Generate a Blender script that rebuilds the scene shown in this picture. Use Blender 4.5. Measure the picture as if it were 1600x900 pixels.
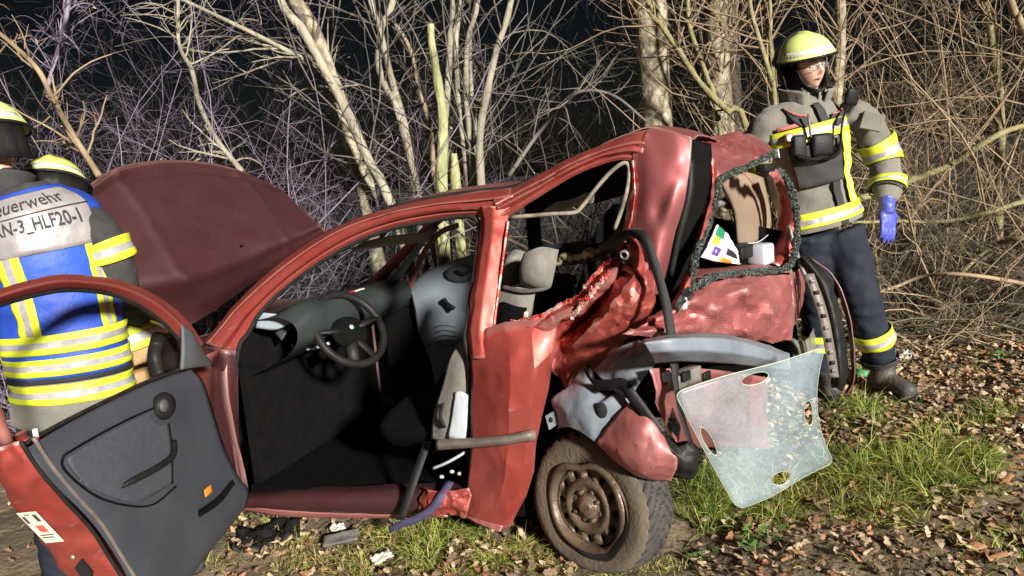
import bpy, bmesh, math, random
import numpy as np
from mathutils import Vector, Matrix, noise, geometry
random.seed(7); rng = np.random.default_rng(7)
for o in list(bpy.data.objects): bpy.data.objects.remove(o, do_unlink=True)
scene = bpy.context.scene
COL = scene.collection
# ------------------------------------------------------------------ camera
CAMZ = 1.45; FPX = 1200.0
pitch = math.atan(180/1200); roll = math.radians(5)
F = np.array([0, math.cos(pitch), -math.sin(pitch)])
U0 = np.array([0, math.sin(pitch), math.cos(pitch)])
R0 = np.array([1.0, 0, 0])
R = math.cos(roll)*R0 - math.sin(roll)*U0
U = math.cos(roll)*U0 + math.sin(roll)*R0
CP = np.array([0, 0, CAMZ])
cam = bpy.data.cameras.new('camera'); cam.sensor_width = 36; cam.lens = 27.0
cam.clip_start = 0.05; cam.clip_end = 2000
co = bpy.data.objects.new('camera', cam); COL.objects.link(co)
co.matrix_world = Matrix(((R[0], U[0], -F[0], CP[0]), (R[1], U[1], -F[1], CP[1]), (R[2], U[2], -F[2], CP[2]), (0, 0, 0, 1)))
scene.camera = co
# ------------------------------------------------------------------ world and floodlight-like sun
TOLIGHT = np.array([0.44, -0.82, 0.31]); TOLIGHT /= np.linalg.norm(TOLIGHT)
SUN_EL = math.asin(TOLIGHT[2]); SUN_AZ = math.atan2(TOLIGHT[0], TOLIGHT[1])
w = bpy.data.worlds.new('World'); scene.world = w; w.use_nodes = True
nt = w.node_tree; nt.nodes.clear()
sky = nt.nodes.new('ShaderNodeTexSky'); sky.sky_type = 'NISHITA'; sky.sun_disc = False
sky.sun_elevation = SUN_EL; sky.sun_rotation = SUN_AZ
bgd = nt.nodes.new('ShaderNodeBackground'); bgd.inputs['Strength'].default_value = 0.0007
wo = nt.nodes.new('ShaderNodeOutputWorld')
nt.links.new(sky.outputs[0], bgd.inputs[0]); nt.links.new(bgd.outputs[0], wo.inputs[0])
sl = bpy.data.lights.new('sun', 'SUN'); sl.energy = 5.0; sl.angle = math.radians(5); sl.color = (1.0, 0.95, 0.87)
so = bpy.data.objects.new('sun', sl); COL.objects.link(so)
so.rotation_euler = Vector(-TOLIGHT).to_track_quat('-Z', 'Y').to_euler()
so.location = (6, -8, 8)
vs = scene.view_settings; vs.view_transform = 'Standard'; vs.look = 'None'; vs.gamma = 1; vs.exposure = 1.0
vs.use_curve_mapping = False
# ------------------------------------------------------------------ pixel -> place
def ray(px, py): return F + (px-800)/FPX*R - (py-450)/FPX*U
def P(px, py, Y):
    d = ray(px, py); return CP + d*((Y-CP[1])/d[1])
YAW = math.radians(20)
ES = np.array([-math.cos(YAW), math.sin(YAW), 0]); ET = np.array([math.sin(YAW), math.cos(YAW), 0]); EZ = np.array([0, 0, 1.0])
CO = np.array([0.1475, 2.95, 0])
def C(s, t, z): return CO + s*ES + t*ET + z*EZ
def plane_hit(px, py, p0, n):
    d = ray(px, py); return CP + d*(np.dot(p0-CP, n)/np.dot(d, n))
def Q(px, py, t=0.0): return plane_hit(px, py, CO+t*ET, ET)
RA = C(-0.45, 0.1, 0); RB = C(-0.95, 1.25, 0)
RDIR = (RB-RA)/np.linalg.norm(RB-RA); RN = np.array([RDIR[1], -RDIR[0], 0])
def RQ(px, py, o=0.0): return plane_hit(px, py, RA+o*RN, RN)
HINGE = C(1.54, 0.0, 0); PHI = math.radians(76)
DD = -ES*math.cos(PHI) - ET*math.sin(PHI); DN = np.array([-DD[1], DD[0], 0])
def D(px, py, o=0.0): return plane_hit(px, py, HINGE+o*DN, DN)
def car(p): q = p-CO; return float(q@ES), float(q@ET), float(p[2])
# ground plane fitted to three places where things touch it
_pts = [P(935, 880, 2.85), P(1385, 600, 4.05), Q(400, 815)-np.array([0, 0, .13])]
_A = np.array([[1, p[0], p[1]] for p in _pts]); GA, GB, GC = np.linalg.solve(_A, np.array([p[2] for p in _pts]))
def sstep(a, b, x):
    t = np.clip((x-a)/(b-a), 0, 1); return t*t*(3-2*t)
def gz(x, y):
    x = np.asarray(x, float); y = np.asarray(y, float)
    xc = 3.2*np.tanh(x/3.2); yc = np.clip(y, 0.5, 5.6)
    z = GA + GB*xc + GC*yc
    z = z + .022*np.sin(2.3*x+1.1*y)+.016*np.sin(4.1*y-3.3*x+1)+.009*np.sin(9*x+2)*np.sin(8*y+x)
    z = z + .2*np.exp(-((x+2.15)**2+(y-2.9)**2)/.18)
    return z - 1.3*sstep(5.3, 8.5, y+.25*np.sin(1.7*x))
def G(px, py):
    d = ray(px, py); t = 2.0
    for _ in range(60):
        p = CP + d*t; t += (p[2]-gz(p[0], p[1]))/max(.15, -d[2])*.5
        t = min(t, 30)
    return CP + d*t
# ------------------------------------------------------------------ materials
M = {}
def mat(name, c1, c2=None, scale=8.0, rough=.6, metal=0.0, bump=0.0, bscale=40.0, coat=0.0, spec=.5, stretch=None, detail=6, sharp=(.35, .65), sheen=0.0, rough2=None):
    m = bpy.data.materials.new(name); m.use_nodes = True; M[name] = m
    n = m.node_tree.nodes; l = m.node_tree.links; b = n['Principled BSDF']
    b.inputs['Base Color'].default_value = (*c1, 1); b.inputs['Roughness'].default_value = rough
    b.inputs['Metallic'].default_value = metal; b.inputs['Coat Weight'].default_value = coat; b.inputs['Coat Roughness'].default_value = .12
    b.inputs['Specular IOR Level'].default_value = spec; b.inputs['Sheen Weight'].default_value = sheen
    tc = n.new('ShaderNodeTexCoord'); mp = n.new('ShaderNodeMapping'); l.new(tc.outputs['Object'], mp.inputs[0])
    if stretch: mp.inputs['Scale'].default_value = stretch
    if c2 is not None:
        t = n.new('ShaderNodeTexNoise'); t.inputs['Scale'].default_value = scale; t.inputs['Detail'].default_value = detail
        r = n.new('ShaderNodeValToRGB'); r.color_ramp.elements[0].position = sharp[0]; r.color_ramp.elements[1].position = sharp[1]
        r.color_ramp.elements[0].color = (*c1, 1); r.color_ramp.elements[1].color = (*c2, 1)
        l.new(mp.outputs[0], t.inputs['Vector']); l.new(t.outputs[0], r.inputs[0]); l.new(r.outputs[0], b.inputs['Base Color'])
        if rough2 is not None:
            mr = n.new('ShaderNodeMapRange'); mr.inputs['From Min'].default_value = sharp[0]; mr.inputs['From Max'].default_value = sharp[1]
            mr.inputs['To Min'].default_value = rough; mr.inputs['To Max'].default_value = rough2
            l.new(t.outputs[0], mr.inputs[0]); l.new(mr.outputs[0], b.inputs['Roughness'])
    if bump:
        t2 = n.new('ShaderNodeTexNoise'); t2.inputs['Scale'].default_value = bscale; t2.inputs['Detail'].default_value = 5
        bp = n.new('ShaderNodeBump'); bp.inputs['Strength'].default_value = bump; bp.inputs['Distance'].default_value = .02
        l.new(mp.outputs[0], t2.inputs['Vector']); l.new(t2.outputs[0], bp.inputs['Height']); l.new(bp.outputs[0], b.inputs['Normal'])
    return m
PAINT = (0.37, 0.060, 0.047)
def paint_mat(name, base, dust, chips=True, metal=.55):
    """worn mica paint: fine scratches, dust film and small chips"""
    m = mat(name, base, None, rough=.42, metal=metal, coat=.15)
    n = m.node_tree.nodes; l = m.node_tree.links; b = n['Principled BSDF']
    tc = n['Texture Coordinate']
    def noise_t(scale, det=6, stretch=None):
        t = n.new('ShaderNodeTexNoise'); t.inputs['Scale'].default_value = scale; t.inputs['Detail'].default_value = det
        if stretch:
            mp = n.new('ShaderNodeMapping'); mp.inputs['Scale'].default_value = stretch; mp.inputs['Rotation'].default_value = (.4, .6, .3)
            l.new(tc.outputs['Object'], mp.inputs[0]); l.new(mp.outputs[0], t.inputs['Vector'])
        else: l.new(tc.outputs['Object'], t.inputs['Vector'])
        return t
    def ramp(src, a, bb, c0=(0, 0, 0, 1), c1=(1, 1, 1, 1)):
        r = n.new('ShaderNodeValToRGB'); r.color_ramp.elements[0].position = a; r.color_ramp.elements[1].position = bb
        r.color_ramp.elements[0].color = c0; r.color_ramp.elements[1].color = c1; l.new(src, r.inputs[0]); return r
    def mix(fac, a, bcol):
        x = n.new('ShaderNodeMix'); x.data_type = 'RGBA'; l.new(fac, x.inputs[0])
        l.new(a, x.inputs[6]); x.inputs[7].default_value = (*bcol, 1); return x
    rgb = n.new('ShaderNodeRGB'); rgb.outputs[0].default_value = (*base, 1)
    d1 = ramp(noise_t(3.5).outputs[0], .42, .8, c1=(.55, .55, .55, 1))
    x = mix(d1.outputs[0], rgb.outputs[0], dust)
    if not chips: n_chip = 0
    d2 = ramp(noise_t(30, 4, (.15, 2.0, 1.0)).outputs[0], .66, .74, c1=(.35, .35, .35, 1) if chips else (.06, .06, .06, 1))
    x = mix(d2.outputs[0], x.outputs[2], (.5, .33, .3))
    d3 = ramp(noise_t(46, 2).outputs[0], .78, .80, c1=(.6, .6, .6, 1) if chips else (0, 0, 0, 1))
    x = mix(d3.outputs[0], x.outputs[2], (.3, .2, .18))
    ge = n.new('ShaderNodeNewGeometry'); pr_ = ramp(ge.outputs['Pointiness'], .53, .60, c1=(.6, .6, .6, 1) if chips else (.25, .25, .25, 1))
    x = mix(pr_.outputs[0], x.outputs[2], (.62, .34, .30))  # pale edge wear that also paints highlights along the creases
    l.new(x.outputs[2], b.inputs['Base Color'])
    rr = ramp(noise_t(6).outputs[0], .3, .75, (.40, .40, .40, 1), (.6, .6, .6, 1)); l.new(rr.outputs[0], b.inputs['Roughness'])
    bp = n.new('ShaderNodeBump'); bp.inputs['Strength'].default_value = .12; bp.inputs['Distance'].default_value = .01
    l.new(noise_t(9, 3).outputs[0], bp.inputs['Height']); l.new(bp.outputs[0], b.inputs['Normal'])
    return m
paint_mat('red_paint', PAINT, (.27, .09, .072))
paint_mat('dark_red_paint', (.058, .017, .0195), (.050, .021, .022), False, .3)  # much darker copy of the car red, also on wings and sill
paint_mat('roof_sheen_paint', (.30, .080, .082), (.25, .12, .118))  # car red with its mauve metallic sheen put into the colour
paint_mat('glare_pink_paint', (.40, .125, .12), (.38, .18, .17))  # car red with the pink metallic glare of the rear painted in
mat('bare_metal', (.55, .5, .47), (.3, .24, .2), 20, .35, .8, .2)
mat('torn_metal', (.55, .08, .06), (.62, .5, .45), 26, .4, .4, .5, 30, sharp=(.5, .62))
mat('black_plastic', (.009, .009, .010), (.016, .015, .014), 10, .5, 0, .1, 120, spec=.18)
mat('strip_plastic', (.11, .09, .08), (.17, .14, .12), 14, .5, 0, .1, 60)
mat('black_rubber', (.008, .008, .008), (.018, .017, .016), 14, .7, 0, .15, 60, spec=.3)
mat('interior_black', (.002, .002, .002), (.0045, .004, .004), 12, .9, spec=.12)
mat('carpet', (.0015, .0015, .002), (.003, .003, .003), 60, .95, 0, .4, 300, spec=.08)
mat('grey_trim', (.038, .043, .054), (.05, .055, .066), 5, .55, 0, .12, 320)
mat('dash_black', (.022, .029, .029), (.032, .038, .038), 5, .45, 0, .12, 320, spec=.3)
mat('pad_fabric', (.044, .050, .062), (.055, .061, .074), 40, .8, 0, .2, 400)
mat('grey_trim_dark', (.05, .053, .06), (.066, .068, .075), 5, .6, 0, .12, 320)
mat('far_trim', (.19, .225, .26), (.23, .265, .30), 5, .55, 0, .1, 300)
mat('taupe_fabric', (.15, .133, .116), (.19, .17, .15), 30, .9, 0, .25, 300, sheen=.2)
mat('taupe_dark', (.07, .062, .056), (.10, .088, .08), 24, .9, 0, .3, 200)
mat('grey_plastic', (.14, .165, .20), (.20, .225, .26), 7, .42, 0, .1, 50)
mat('pale_plastic', (.36, .40, .45), (.44, .47, .5), 8, .45)
mat('belt', (.006, .006, .0065), (.011, .0105, .0105), 40, .6, 0, .3, 400)
mat('belt_blue', (.05, .045, .10), (.07, .06, .13), 40, .6, 0, .3, 400)
mat('cream', (.62, .56, .40), (.68, .62, .47), 9, .7)
mat('tan_fabric', (.30, .215, .145), (.17, .125, .09), 2, .6, 0, .05, 40)
mat('foam', (.66, .56, .30), (.8, .72, .45), 20, .9, 0, .6, 60)
mat('tyre', (.062, .048, .034), (.13, .097, .066), 9, .85, 0, .3, 60, sharp=(.3, .7))
mat('tread', (.028, .027, .026), (.07, .06, .05), 14, .85, 0, .3, 60, sharp=(.3, .75))
mat('rim_rust', (.058, .039, .026), (.145, .10, .067), 7, .55, .25, .35, 34, sharp=(.3, .7), rough2=.4)
mat('rim_bare', (.30, .23, .17), (.13, .085, .055), 16, .4, .55, .4, 40)
mat('hole_shade', (.004, .004, .004), rough=.9)  # near-black that paints the shade inside holes, gaps and grooves
mat('seal_crumb', (.015, .02, .018), (.16, .21, .18), 120, .3, 0, .9, 180, sharp=(.5, .64))
mat('gasket', (.33, .28, .22), (.12, .10, .085), 20, .6)
mat('sticker', (.72, .66, .52), (.78, .71, .58), 9, .5)
mat('sticker_red', (.55, .12, .09), rough=.5)
mat('sticker_ink', (.08, .05, .045), rough=.6)
mat('screw', (.72, .68, .55), (.4, .3, .2), 30, .3, .7)
mat('jacket', (.125, .117, .098), (.185, .172, .148), 6, .85, 0, .22, 130, sheen=.1)
mat('jacket_dark', (.022, .021, .022), (.038, .036, .035), 8, .85, 0, .2, 150)
mat('jacket_tan', (.30, .185, .085), (.42, .27, .13), 8, .85, 0, .3, 90)
mat('trousers', (.009, .012, .021), (.018, .023, .036), 7, .8, 0, .2, 120, spec=.25)
mat('yellow_band', (.50, .56, .02), (.60, .66, .04), 6, .5, 0, .1, 200)
mat('silver_band', (.30, .30, .305), (.4, .4, .4), 30, .35, .15, .1, 200)
mat('red_patch', (.36, .10, .08), (.42, .14, .11), 30, .8)
mat('vest_blue', (.012, .045, .32), (.018, .075, .46), 5, .6, 0, .35, 18)
mat('vest_panel', (.25, .228, .23), (.33, .30, .302), 8, .42, .1, .35, 16)
mat('vest_print', (.02, .018, .022), rough=.7)
mat('vest_edge', (.012, .012, .016), rough=.8)
mat('helmet', (.64, .73, .22), (.70, .79, .27), 4, .32, 0, .0)
mat('helmet_amber', (.62, .60, .10), (.66, .68, .2), 4, .32)
mat('helmet_band', (.6, .62, .6), (.68, .70, .62), 6, .35)
mat('helmet_black', (.008, .008, .009), (.015, .0145, .014), 12, .5, 0, .1, 60, spec=.18)
mat('skin', (.58, .34, .25), (.64, .39, .29), 14, .5, 0, .08, 160)
mat('lips', (.45, .20, .16), rough=.5)
mat('brow', (.14, .085, .05), rough=.9)
mat('eye', (.75, .72, .68), rough=.2); mat('iris', (.05, .05, .055), rough=.2)
mat('scarf', (.18, .185, .14), (.24, .24, .185), 12, .9, 0, .3, 120)
mat('glove_blue', (.06, .075, .36), (.085, .105, .46), 10, .42, 0, .35, 30)
mat('boot', (.035, .034, .036), (.10, .085, .07), 8, .6, 0, .3, 60)
mat('bark_pale', (.17, .145, .105), (.36, .325, .25), 9, .85, 0, .8, 40, stretch=(1, 1, .35), sharp=(.3, .7))
mat('bark_lichen', (.18, .148, .098), (.42, .365, .26), 16, .9, 0, 1.0, 30, stretch=(1, 1, .8), sharp=(.42, .62))
mat('bark_moss', (.20, .20, .085), (.42, .42, .22), 14, .9, 0, .9, 40, stretch=(1, 1, .3))
mat('bark_yellow', (.17, .15, .06), (.26, .235, .115), 10, .8, 0, .5, 60)
mat('bark_dark', (.07, .055, .045), (.15, .12, .095), 10, .9, 0, .8, 40, stretch=(1, 1, .3))
mat('twig_violet_lit', (.13, .10, .15), (.25, .20, .262), 3, .8)  # violet tint of blue light put into the twig colour
mat('twig_violet_falloff', (.035, .026, .036), (.07, .052, .064), 3, .8)  # darker copy for deeper shrubs, light falloff painted in
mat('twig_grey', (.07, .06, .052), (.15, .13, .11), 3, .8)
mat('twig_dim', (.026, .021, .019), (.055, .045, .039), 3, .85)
mat('twig_far', (.009, .0075, .007), (.018, .015, .0135), 3, .9, spec=.1)  # farthest twigs, falling light painted as near-black
mat('unlit_soil', (.004, .0034, .003), (.009, .007, .006), 6, .9)  # far ground, darkness beyond the bank painted into the soil colour
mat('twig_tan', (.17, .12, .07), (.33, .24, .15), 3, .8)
mat('twig_tan_dark', (.045, .031, .02), (.08, .056, .037), 3, .85)  # dimmed copy of the tan, light falloff put into the colour
mat('twig_red', (.22, .075, .055), (.30, .12, .08), 3, .8)
mat('twig_olive', (.055, .055, .036), (.11, .105, .068), 3, .85)
for i, c in enumerate([(.28, .195, .11), (.38, .28, .17), (.17, .11, .065), (.28, .14, .07), (.40, .30, .19), (.13, .09, .06)]):
    mat('leaf%d' % i, c, tuple(min(1, k*1.35) for k in c), 12, .75, 0, .2, 60)
for i, c in enumerate([(.12, .19, .025), (.20, .25, .035), (.075, .13, .025), (.34, .31, .08), (.26, .20, .075)]):
    mat('grass%d' % i, c, tuple(k*1.3 for k in c), 3, .6)
mat('weed', (.07, .17, .04), (.12, .24, .05), 10, .6)
mat('white_scrap', (.62, .60, .56), (.4, .36, .3), 12, .7, 0, .3, 60)
mat('debris_grey', (.20, .195, .185), (.08, .075, .07), 9, .4)
mat('green_glass', (.05, .2, .09), (.1, .3, .15), 12, .2)
mat('bag_white', (.78, .78, .76), (.68, .68, .68), 6, .5, 0, .4, 12)
for nme, c in dict(bag_green=(.02, .20, .10), bag_yellow=(.75, .60, .05), bag_purple=(.10, .05, .28), bag_orange=(.75, .22, .02), bag_black=(.02, .02, .025)).items(): mat(nme, c, rough=.5)
mat('violet_light', (.05, .05, .4), rough=.4)
mat('label_white', (.75, .73, .7), rough=.5); mat('label_red', (.6, .03, .03), rough=.5)
mat('badge_teal', (.35, .6, .5), rough=.3, metal=.3)
# soil and leaf mould
g = mat('soil', (.085, .062, .04), (.22, .165, .10), 5, .95, 0, .9, 26, sharp=(.3, .75))
# clear plastic with scuffs
def see_through(name, tint, fac, rough, scuff=0.0):
    m = bpy.data.materials.new(name); m.use_nodes = True; M[name] = m
    n = m.node_tree.nodes; l = m.node_tree.links; b = n['Principled BSDF']
    b.inputs['Base Color'].default_value = (*tint, 1); b.inputs['Roughness'].default_value = rough; b.inputs['Specular IOR Level'].default_value = .8
    tr = n.new('ShaderNodeBsdfTransparent'); tr.inputs[0].default_value = (.93, .97, .96, 1)
    mx = n.new('ShaderNodeMixShader'); o = n['Material Output']
    l.new(tr.outputs[0], mx.inputs[1]); l.new(b.outputs[0], mx.inputs[2]); l.new(mx.outputs[0], o.inputs[0])
    if scuff:
        tc = n.new('ShaderNodeTexCoord'); t = n.new('ShaderNodeTexNoise'); t.inputs['Scale'].default_value = 3.5; t.inputs['Detail'].default_value = 4
        l.new(tc.outputs['Object'], t.inputs['Vector'])
        t2 = n.new('ShaderNodeTexNoise'); t2.inputs['Scale'].default_value = 70; t2.inputs['Detail'].default_value = 3
        mp = n.new('ShaderNodeMapping'); mp.inputs['Scale'].default_value = (.8, 1, 1.3); l.new(tc.outputs['Object'], mp.inputs[0]); l.new(mp.outputs[0], t2.inputs['Vector'])
        ad = n.new('ShaderNodeMath'); ad.operation = 'MULTIPLY_ADD'; l.new(t2.outputs[0], ad.inputs[0]); ad.inputs[1].default_value = .35; l.new(t.outputs[0], ad.inputs[2])
        mr = n.new('ShaderNodeMapRange'); mr.inputs['From Min'].default_value = .5; mr.inputs['From Max'].default_value = .9
        mr.inputs['To Min'].default_value = fac; mr.inputs['To Max'].default_value = fac+scuff; l.new(ad.outputs[0], mr.inputs[0]); l.new(mr.outputs[0], mx.inputs[0])
    else: mx.inputs[0].default_value = fac
    return m
see_through('clear_sheet', (.56, .68, .76), .11, .28, .16)
mat('sheet_edge_glow', (.40, .45, .30), (.55, .58, .42), 12, .4)  # pale colour paints the glow that clear plastic edges catch
see_through('windscreen_glass', (.10, .13, .125), .14, .08)
see_through('spectacle_glass', (.5, .5, .5), .08, .1)
see_through('visor_glass', (.75, .78, .72), .45, .15)
# ------------------------------------------------------------------ mesh helpers
WL = {}
def empty(name, loc, label, cat, group=None):
    o = bpy.data.objects.new(name, None); COL.objects.link(o); o.location = loc; WL[o.name] = Vector(loc); o.empty_display_size = .1
    o['label'] = label; o['category'] = cat
    if group: o['group'] = group
    return o
def tag(o, label, cat, group=None, kind=None):
    o['label'] = label; o['category'] = cat
    if group: o['group'] = group
    if kind: o['kind'] = kind
    return o
def mk(name, V, Fc, mats, parent=None, smooth=True, midx=None, solid=0.0, sub=0, loc=None, rim=None, crease=0):
    V = np.asarray(V, float).reshape(-1, 3)
    c = (V.min(0)+V.max(0))/2 if loc is None else np.asarray(loc)
    me = bpy.data.meshes.new(name)
    me.from_pydata((V-c).tolist(), [], [list(map(int, f)) for f in Fc])
    if isinstance(mats, str): mats = [mats]
    for m in mats: me.materials.append(M[m])
    if midx is not None: me.polygons.foreach_set('material_index', np.asarray(midx, dtype=np.int32))
    if smooth: me.polygons.foreach_set('use_smooth', np.ones(len(me.polygons), bool))
    if crease:
        bm = bmesh.new(); bm.from_mesh(me); bmesh.ops.triangulate(bm, faces=bm.faces, quad_method='SHORT_EDGE')
        for e_ in bm.edges: e_.smooth = not (len(e_.link_faces) == 2 and e_.calc_face_angle(0) > math.radians(crease))
        bm.to_mesh(me); bm.free()
    me.update()
    o = bpy.data.objects.new(name, me); COL.objects.link(o); o.location = c; WL[o.name] = Vector(c)
    if parent is not None:
        o.parent = parent; o.matrix_parent_inverse = Matrix.Translation(-WL[parent.name])
    if solid:
        md = o.modifiers.new('thickness', 'SOLIDIFY'); md.thickness = solid; md.offset = 0
        if rim is not None: md.material_offset_rim = rim
    if sub:
        md = o.modifiers.new('smooth', 'SUBSURF'); md.levels = sub; md.render_levels = sub
    return o
def bigmesh(name, V, Q4, T3, mats, midx=None, parent=None, smooth=True):
    """fast path for big arrays: V (n,3), Q4 (m,4) and/or T3 (k,3)"""
    me = bpy.data.meshes.new(name)
    c = (V.min(0)+V.max(0))/2
    nq = 0 if Q4 is None else len(Q4); n3 = 0 if T3 is None else len(T3)
    loops = np.concatenate([np.zeros(0, int)]+([Q4.ravel()] if nq else [])+([T3.ravel()] if n3 else [])).astype(np.int32)
    starts = np.concatenate([np.arange(nq)*4, nq*4+np.arange(n3)*3]).astype(np.int32)
    me.vertices.add(len(V)); me.vertices.foreach_set('co', (V-c).astype(np.float32).ravel())
    me.loops.add(len(loops)); me.loops.foreach_set('vertex_index', loops)
    me.polygons.add(nq+n3); me.polygons.foreach_set('loop_start', starts)
    for m in ([mats] if isinstance(mats, str) else mats): me.materials.append(M[m])
    if midx is not None: me.polygons.foreach_set('material_index', np.asarray(midx, dtype=np.int32))
    if smooth: me.polygons.foreach_set('use_smooth', np.ones(nq+n3, bool))
    me.update(calc_edges=True); me.validate()
    o = bpy.data.objects.new(name, me); COL.objects.link(o); o.location = c; WL[o.name] = Vector(c)
    if parent is not None:
        o.parent = parent; o.matrix_parent_inverse = Matrix.Translation(-WL[parent.name])
    return o
class MB:
    def __init__(self): self.V = []; self.F = []; self.I = []
    def add(self, V, Fc, mi=0):
        b = len(self.V); self.V += [tuple(v) for v in V]; self.F += [tuple(int(i)+b for i in f) for f in Fc]; self.I += [mi]*len(Fc); return self
    def build(self, name, mats, parent=None, **k): return mk(name, self.V, self.F, mats, parent, midx=self.I, **k)
def crom(A, n):
    """Catmull-Rom resample of A along axis 0 to n samples"""
    A = np.asarray(A, float); m = len(A)
    if m == 1: return np.repeat(A, n, 0)
    ext = np.concatenate([[2*A[0]-A[1]], A, [2*A[-1]-A[-2]]])
    x = np.linspace(0, m-1, n); i = np.minimum(x.astype(int), m-2); t = (x-i).reshape((-1,)+(1,)*(A.ndim-1))
    p0, p1, p2, p3 = ext[i], ext[i+1], ext[i+2], ext[i+3]
    return .5*(2*p1+(p2-p0)*t+(2*p0-5*p1+4*p2-p3)*t*t+(3*p1-p0-3*p2+p3)*t**3)
def lin(A, n):
    A = np.asarray(A, float); m = len(A); x = np.linspace(0, m-1, n); i = np.minimum(x.astype(int), m-2); t = (x-i).reshape((-1,)+(1,)*(A.ndim-1))
    return A[i]*(1-t)+A[i+1]*t
def gridfaces(nu, nv, closed=False, base=0):
    f = []
    for i in range(nu-1):
        for j in range(nv-(0 if closed else 1)):
            k = (j+1) % nv; f.append((base+i*nv+j, base+i*nv+k, base+(i+1)*nv+k, base+(i+1)*nv+j))
    return f
def vn(p, s=1.0, o=0.0): return noise.noise(Vector((p[0]*s+o, p[1]*s+o*1.7, p[2]*s-o)))
def crumple(g, amp, scale, seed, ridged=True, mask=None):
    nu, nv, _ = g.shape
    du = np.gradient(g, axis=0); dv = np.gradient(g, axis=1); n = np.cross(du, dv); n /= np.linalg.norm(n, axis=2, keepdims=True)+1e-9
    out = g.copy()
    for i in range(nu):
        for j in range(nv):
            a = vn(g[i, j], scale, seed); b = vn(g[i, j], scale*2.3, seed+5)
            if ridged == 'fold':
                q = Vector(g[i, j]*scale*.8)+Vector((seed*3.1+a*.5, seed*1.3+b*.4, -seed*2.2)); dd_ = noise.voronoi(q)[0]; q2 = noise.voronoi(q*2.1)[0]
                h = -1.7*(.55-dd_[0])-.6*(.5-q2[0])
            else: h = ((.5-2*abs(a))+.5*(.5-2*abs(b))) if ridged else a+.5*b
            k = amp if mask is None else amp*mask(i/(nu-1), j/(nv-1))
            out[i, j] += n[i, j]*h*k
    return out
def surf(ctrl, nu=24, nv=24, sharp_u=False, sharp_v=False):
    A = np.asarray(ctrl, float)
    A = (lin if sharp_u else crom)(A, nu); A = (lin if sharp_v else crom)(A.transpose(1, 0, 2), nv).transpose(1, 0, 2)
    return A
def patch(name, ctrl, mats, parent, nu=24, nv=24, amp=0, scale=6, seed=0, ridged=True, solid=.004, sharp_u=False, sharp_v=False, mask=None, **k):
    g = surf(ctrl, nu, nv, sharp_u, sharp_v)
    if amp: g = crumple(g, amp, scale, seed, ridged, mask)
    return mk(name, g.reshape(-1, 3), gridfaces(nu, nv), mats, parent, solid=solid, **k)
def frames(pts):
    pts = np.asarray(pts, float); T = np.gradient(pts, axis=0); T /= np.linalg.norm(T, axis=1, keepdims=True)+1e-12
    ref = np.array([0, 0, 1.0]) if abs(T[0][2]) < .9 else np.array([1.0, 0, 0])
    A = np.cross(T[0], ref); A /= np.linalg.norm(A); out = []
    for t in T:
        A = A - t*np.dot(A, t); A /= np.linalg.norm(A)+1e-12; out.append((A.copy(), np.cross(t, A)))
    return out
def tube(pts, rad, n=10, cap=True, flat=1.0):
    pts = np.asarray(pts, float); rad = np.broadcast_to(np.asarray(rad, float), (len(pts),)); fr = frames(pts); V = []
    for p, r, (a, b) in zip(pts, rad, fr):
        for k in range(n):
            th = 2*math.pi*k/n; V.append(p+a*r*math.cos(th)+b*r*flat*math.sin(th))
    Fc = gridfaces(len(pts), n, True)
    if cap:
        V.append(pts[0]); V.append(pts[-1]); c0 = len(V)-2
        for k in range(n):
            Fc.append((c0, (k+1) % n, k)); b = (len(pts)-1)*n; Fc.append((c0+1, b+k, b+(k+1) % n))
    return V, Fc
def ptube(name, pts, rad, m, parent, n=8, res=24, flat=1.0, **k):
    pts = crom(pts, res) if res else np.asarray(pts)
    if np.ndim(rad): rad = crom(np.asarray(rad, float), len(pts))
    V, Fc = tube(pts, rad, n, True, flat); return mk(name, V, Fc, m, parent, **k)
def ribbon(name, pts, wdir, width, m, parent, res=30, thick=.002, twist=None, **k):
    pts = crom(pts, res); wd = np.asarray(wdir, float)
    if wd.ndim == 1: wd = np.repeat(wd[None], res, 0)
    else: wd = crom(wd, res)
    wd /= np.linalg.norm(wd, axis=1, keepdims=True)
    g = np.stack([pts-wd*width/2, pts, pts+wd*width/2], 1)
    return mk(name, g.reshape(-1, 3), gridfaces(res, 3), m, parent, solid=thick, **k)
def obox(c, ax, ay, az, sx, sy, sz):
    c = np.asarray(c, float); V = []
    for i in (-1, 1):
        for j in (-1, 1):
            for k in (-1, 1): V.append(c+ax*i*sx/2+ay*j*sy/2+az*k*sz/2)
    return V, [(0, 1, 3, 2), (4, 6, 7, 5), (0, 4, 5, 1), (2, 3, 7, 6), (0, 2, 6, 4), (1, 5, 7, 3)]
def boxo(name, c, ax, ay, az, sx, sy, sz, m, parent=None, bev=.006, seg=2, **k):
    V, Fc = obox(c, ax, ay, az, sx, sy, sz); o = mk(name, V, Fc, m, parent, smooth=False, **k)
    if bev:
        md = o.modifiers.new('bevel', 'BEVEL'); md.width = bev; md.segments = seg
        for p in o.data.polygons: p.use_smooth = True
    return o
def extrude_poly(front, vec):
    front = [np.asarray(p, float) for p in front]; n = len(front); V = front+[p+np.asarray(vec) for p in front]
    Fc = [tuple(range(n))[::-1], tuple(range(n, 2*n))]+[(i, (i+1) % n, n+(i+1) % n, n+i) for i in range(n)]
    return V, Fc
def polyo(name, front, vec, m, parent=None, bev=0.0, **k):
    V, Fc = extrude_poly(front, vec); o = mk(name, V, Fc, m, parent, smooth=False, **k)
    if bev:
        md = o.modifiers.new('bevel', 'BEVEL'); md.width = bev; md.segments = 2
    return o
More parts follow.
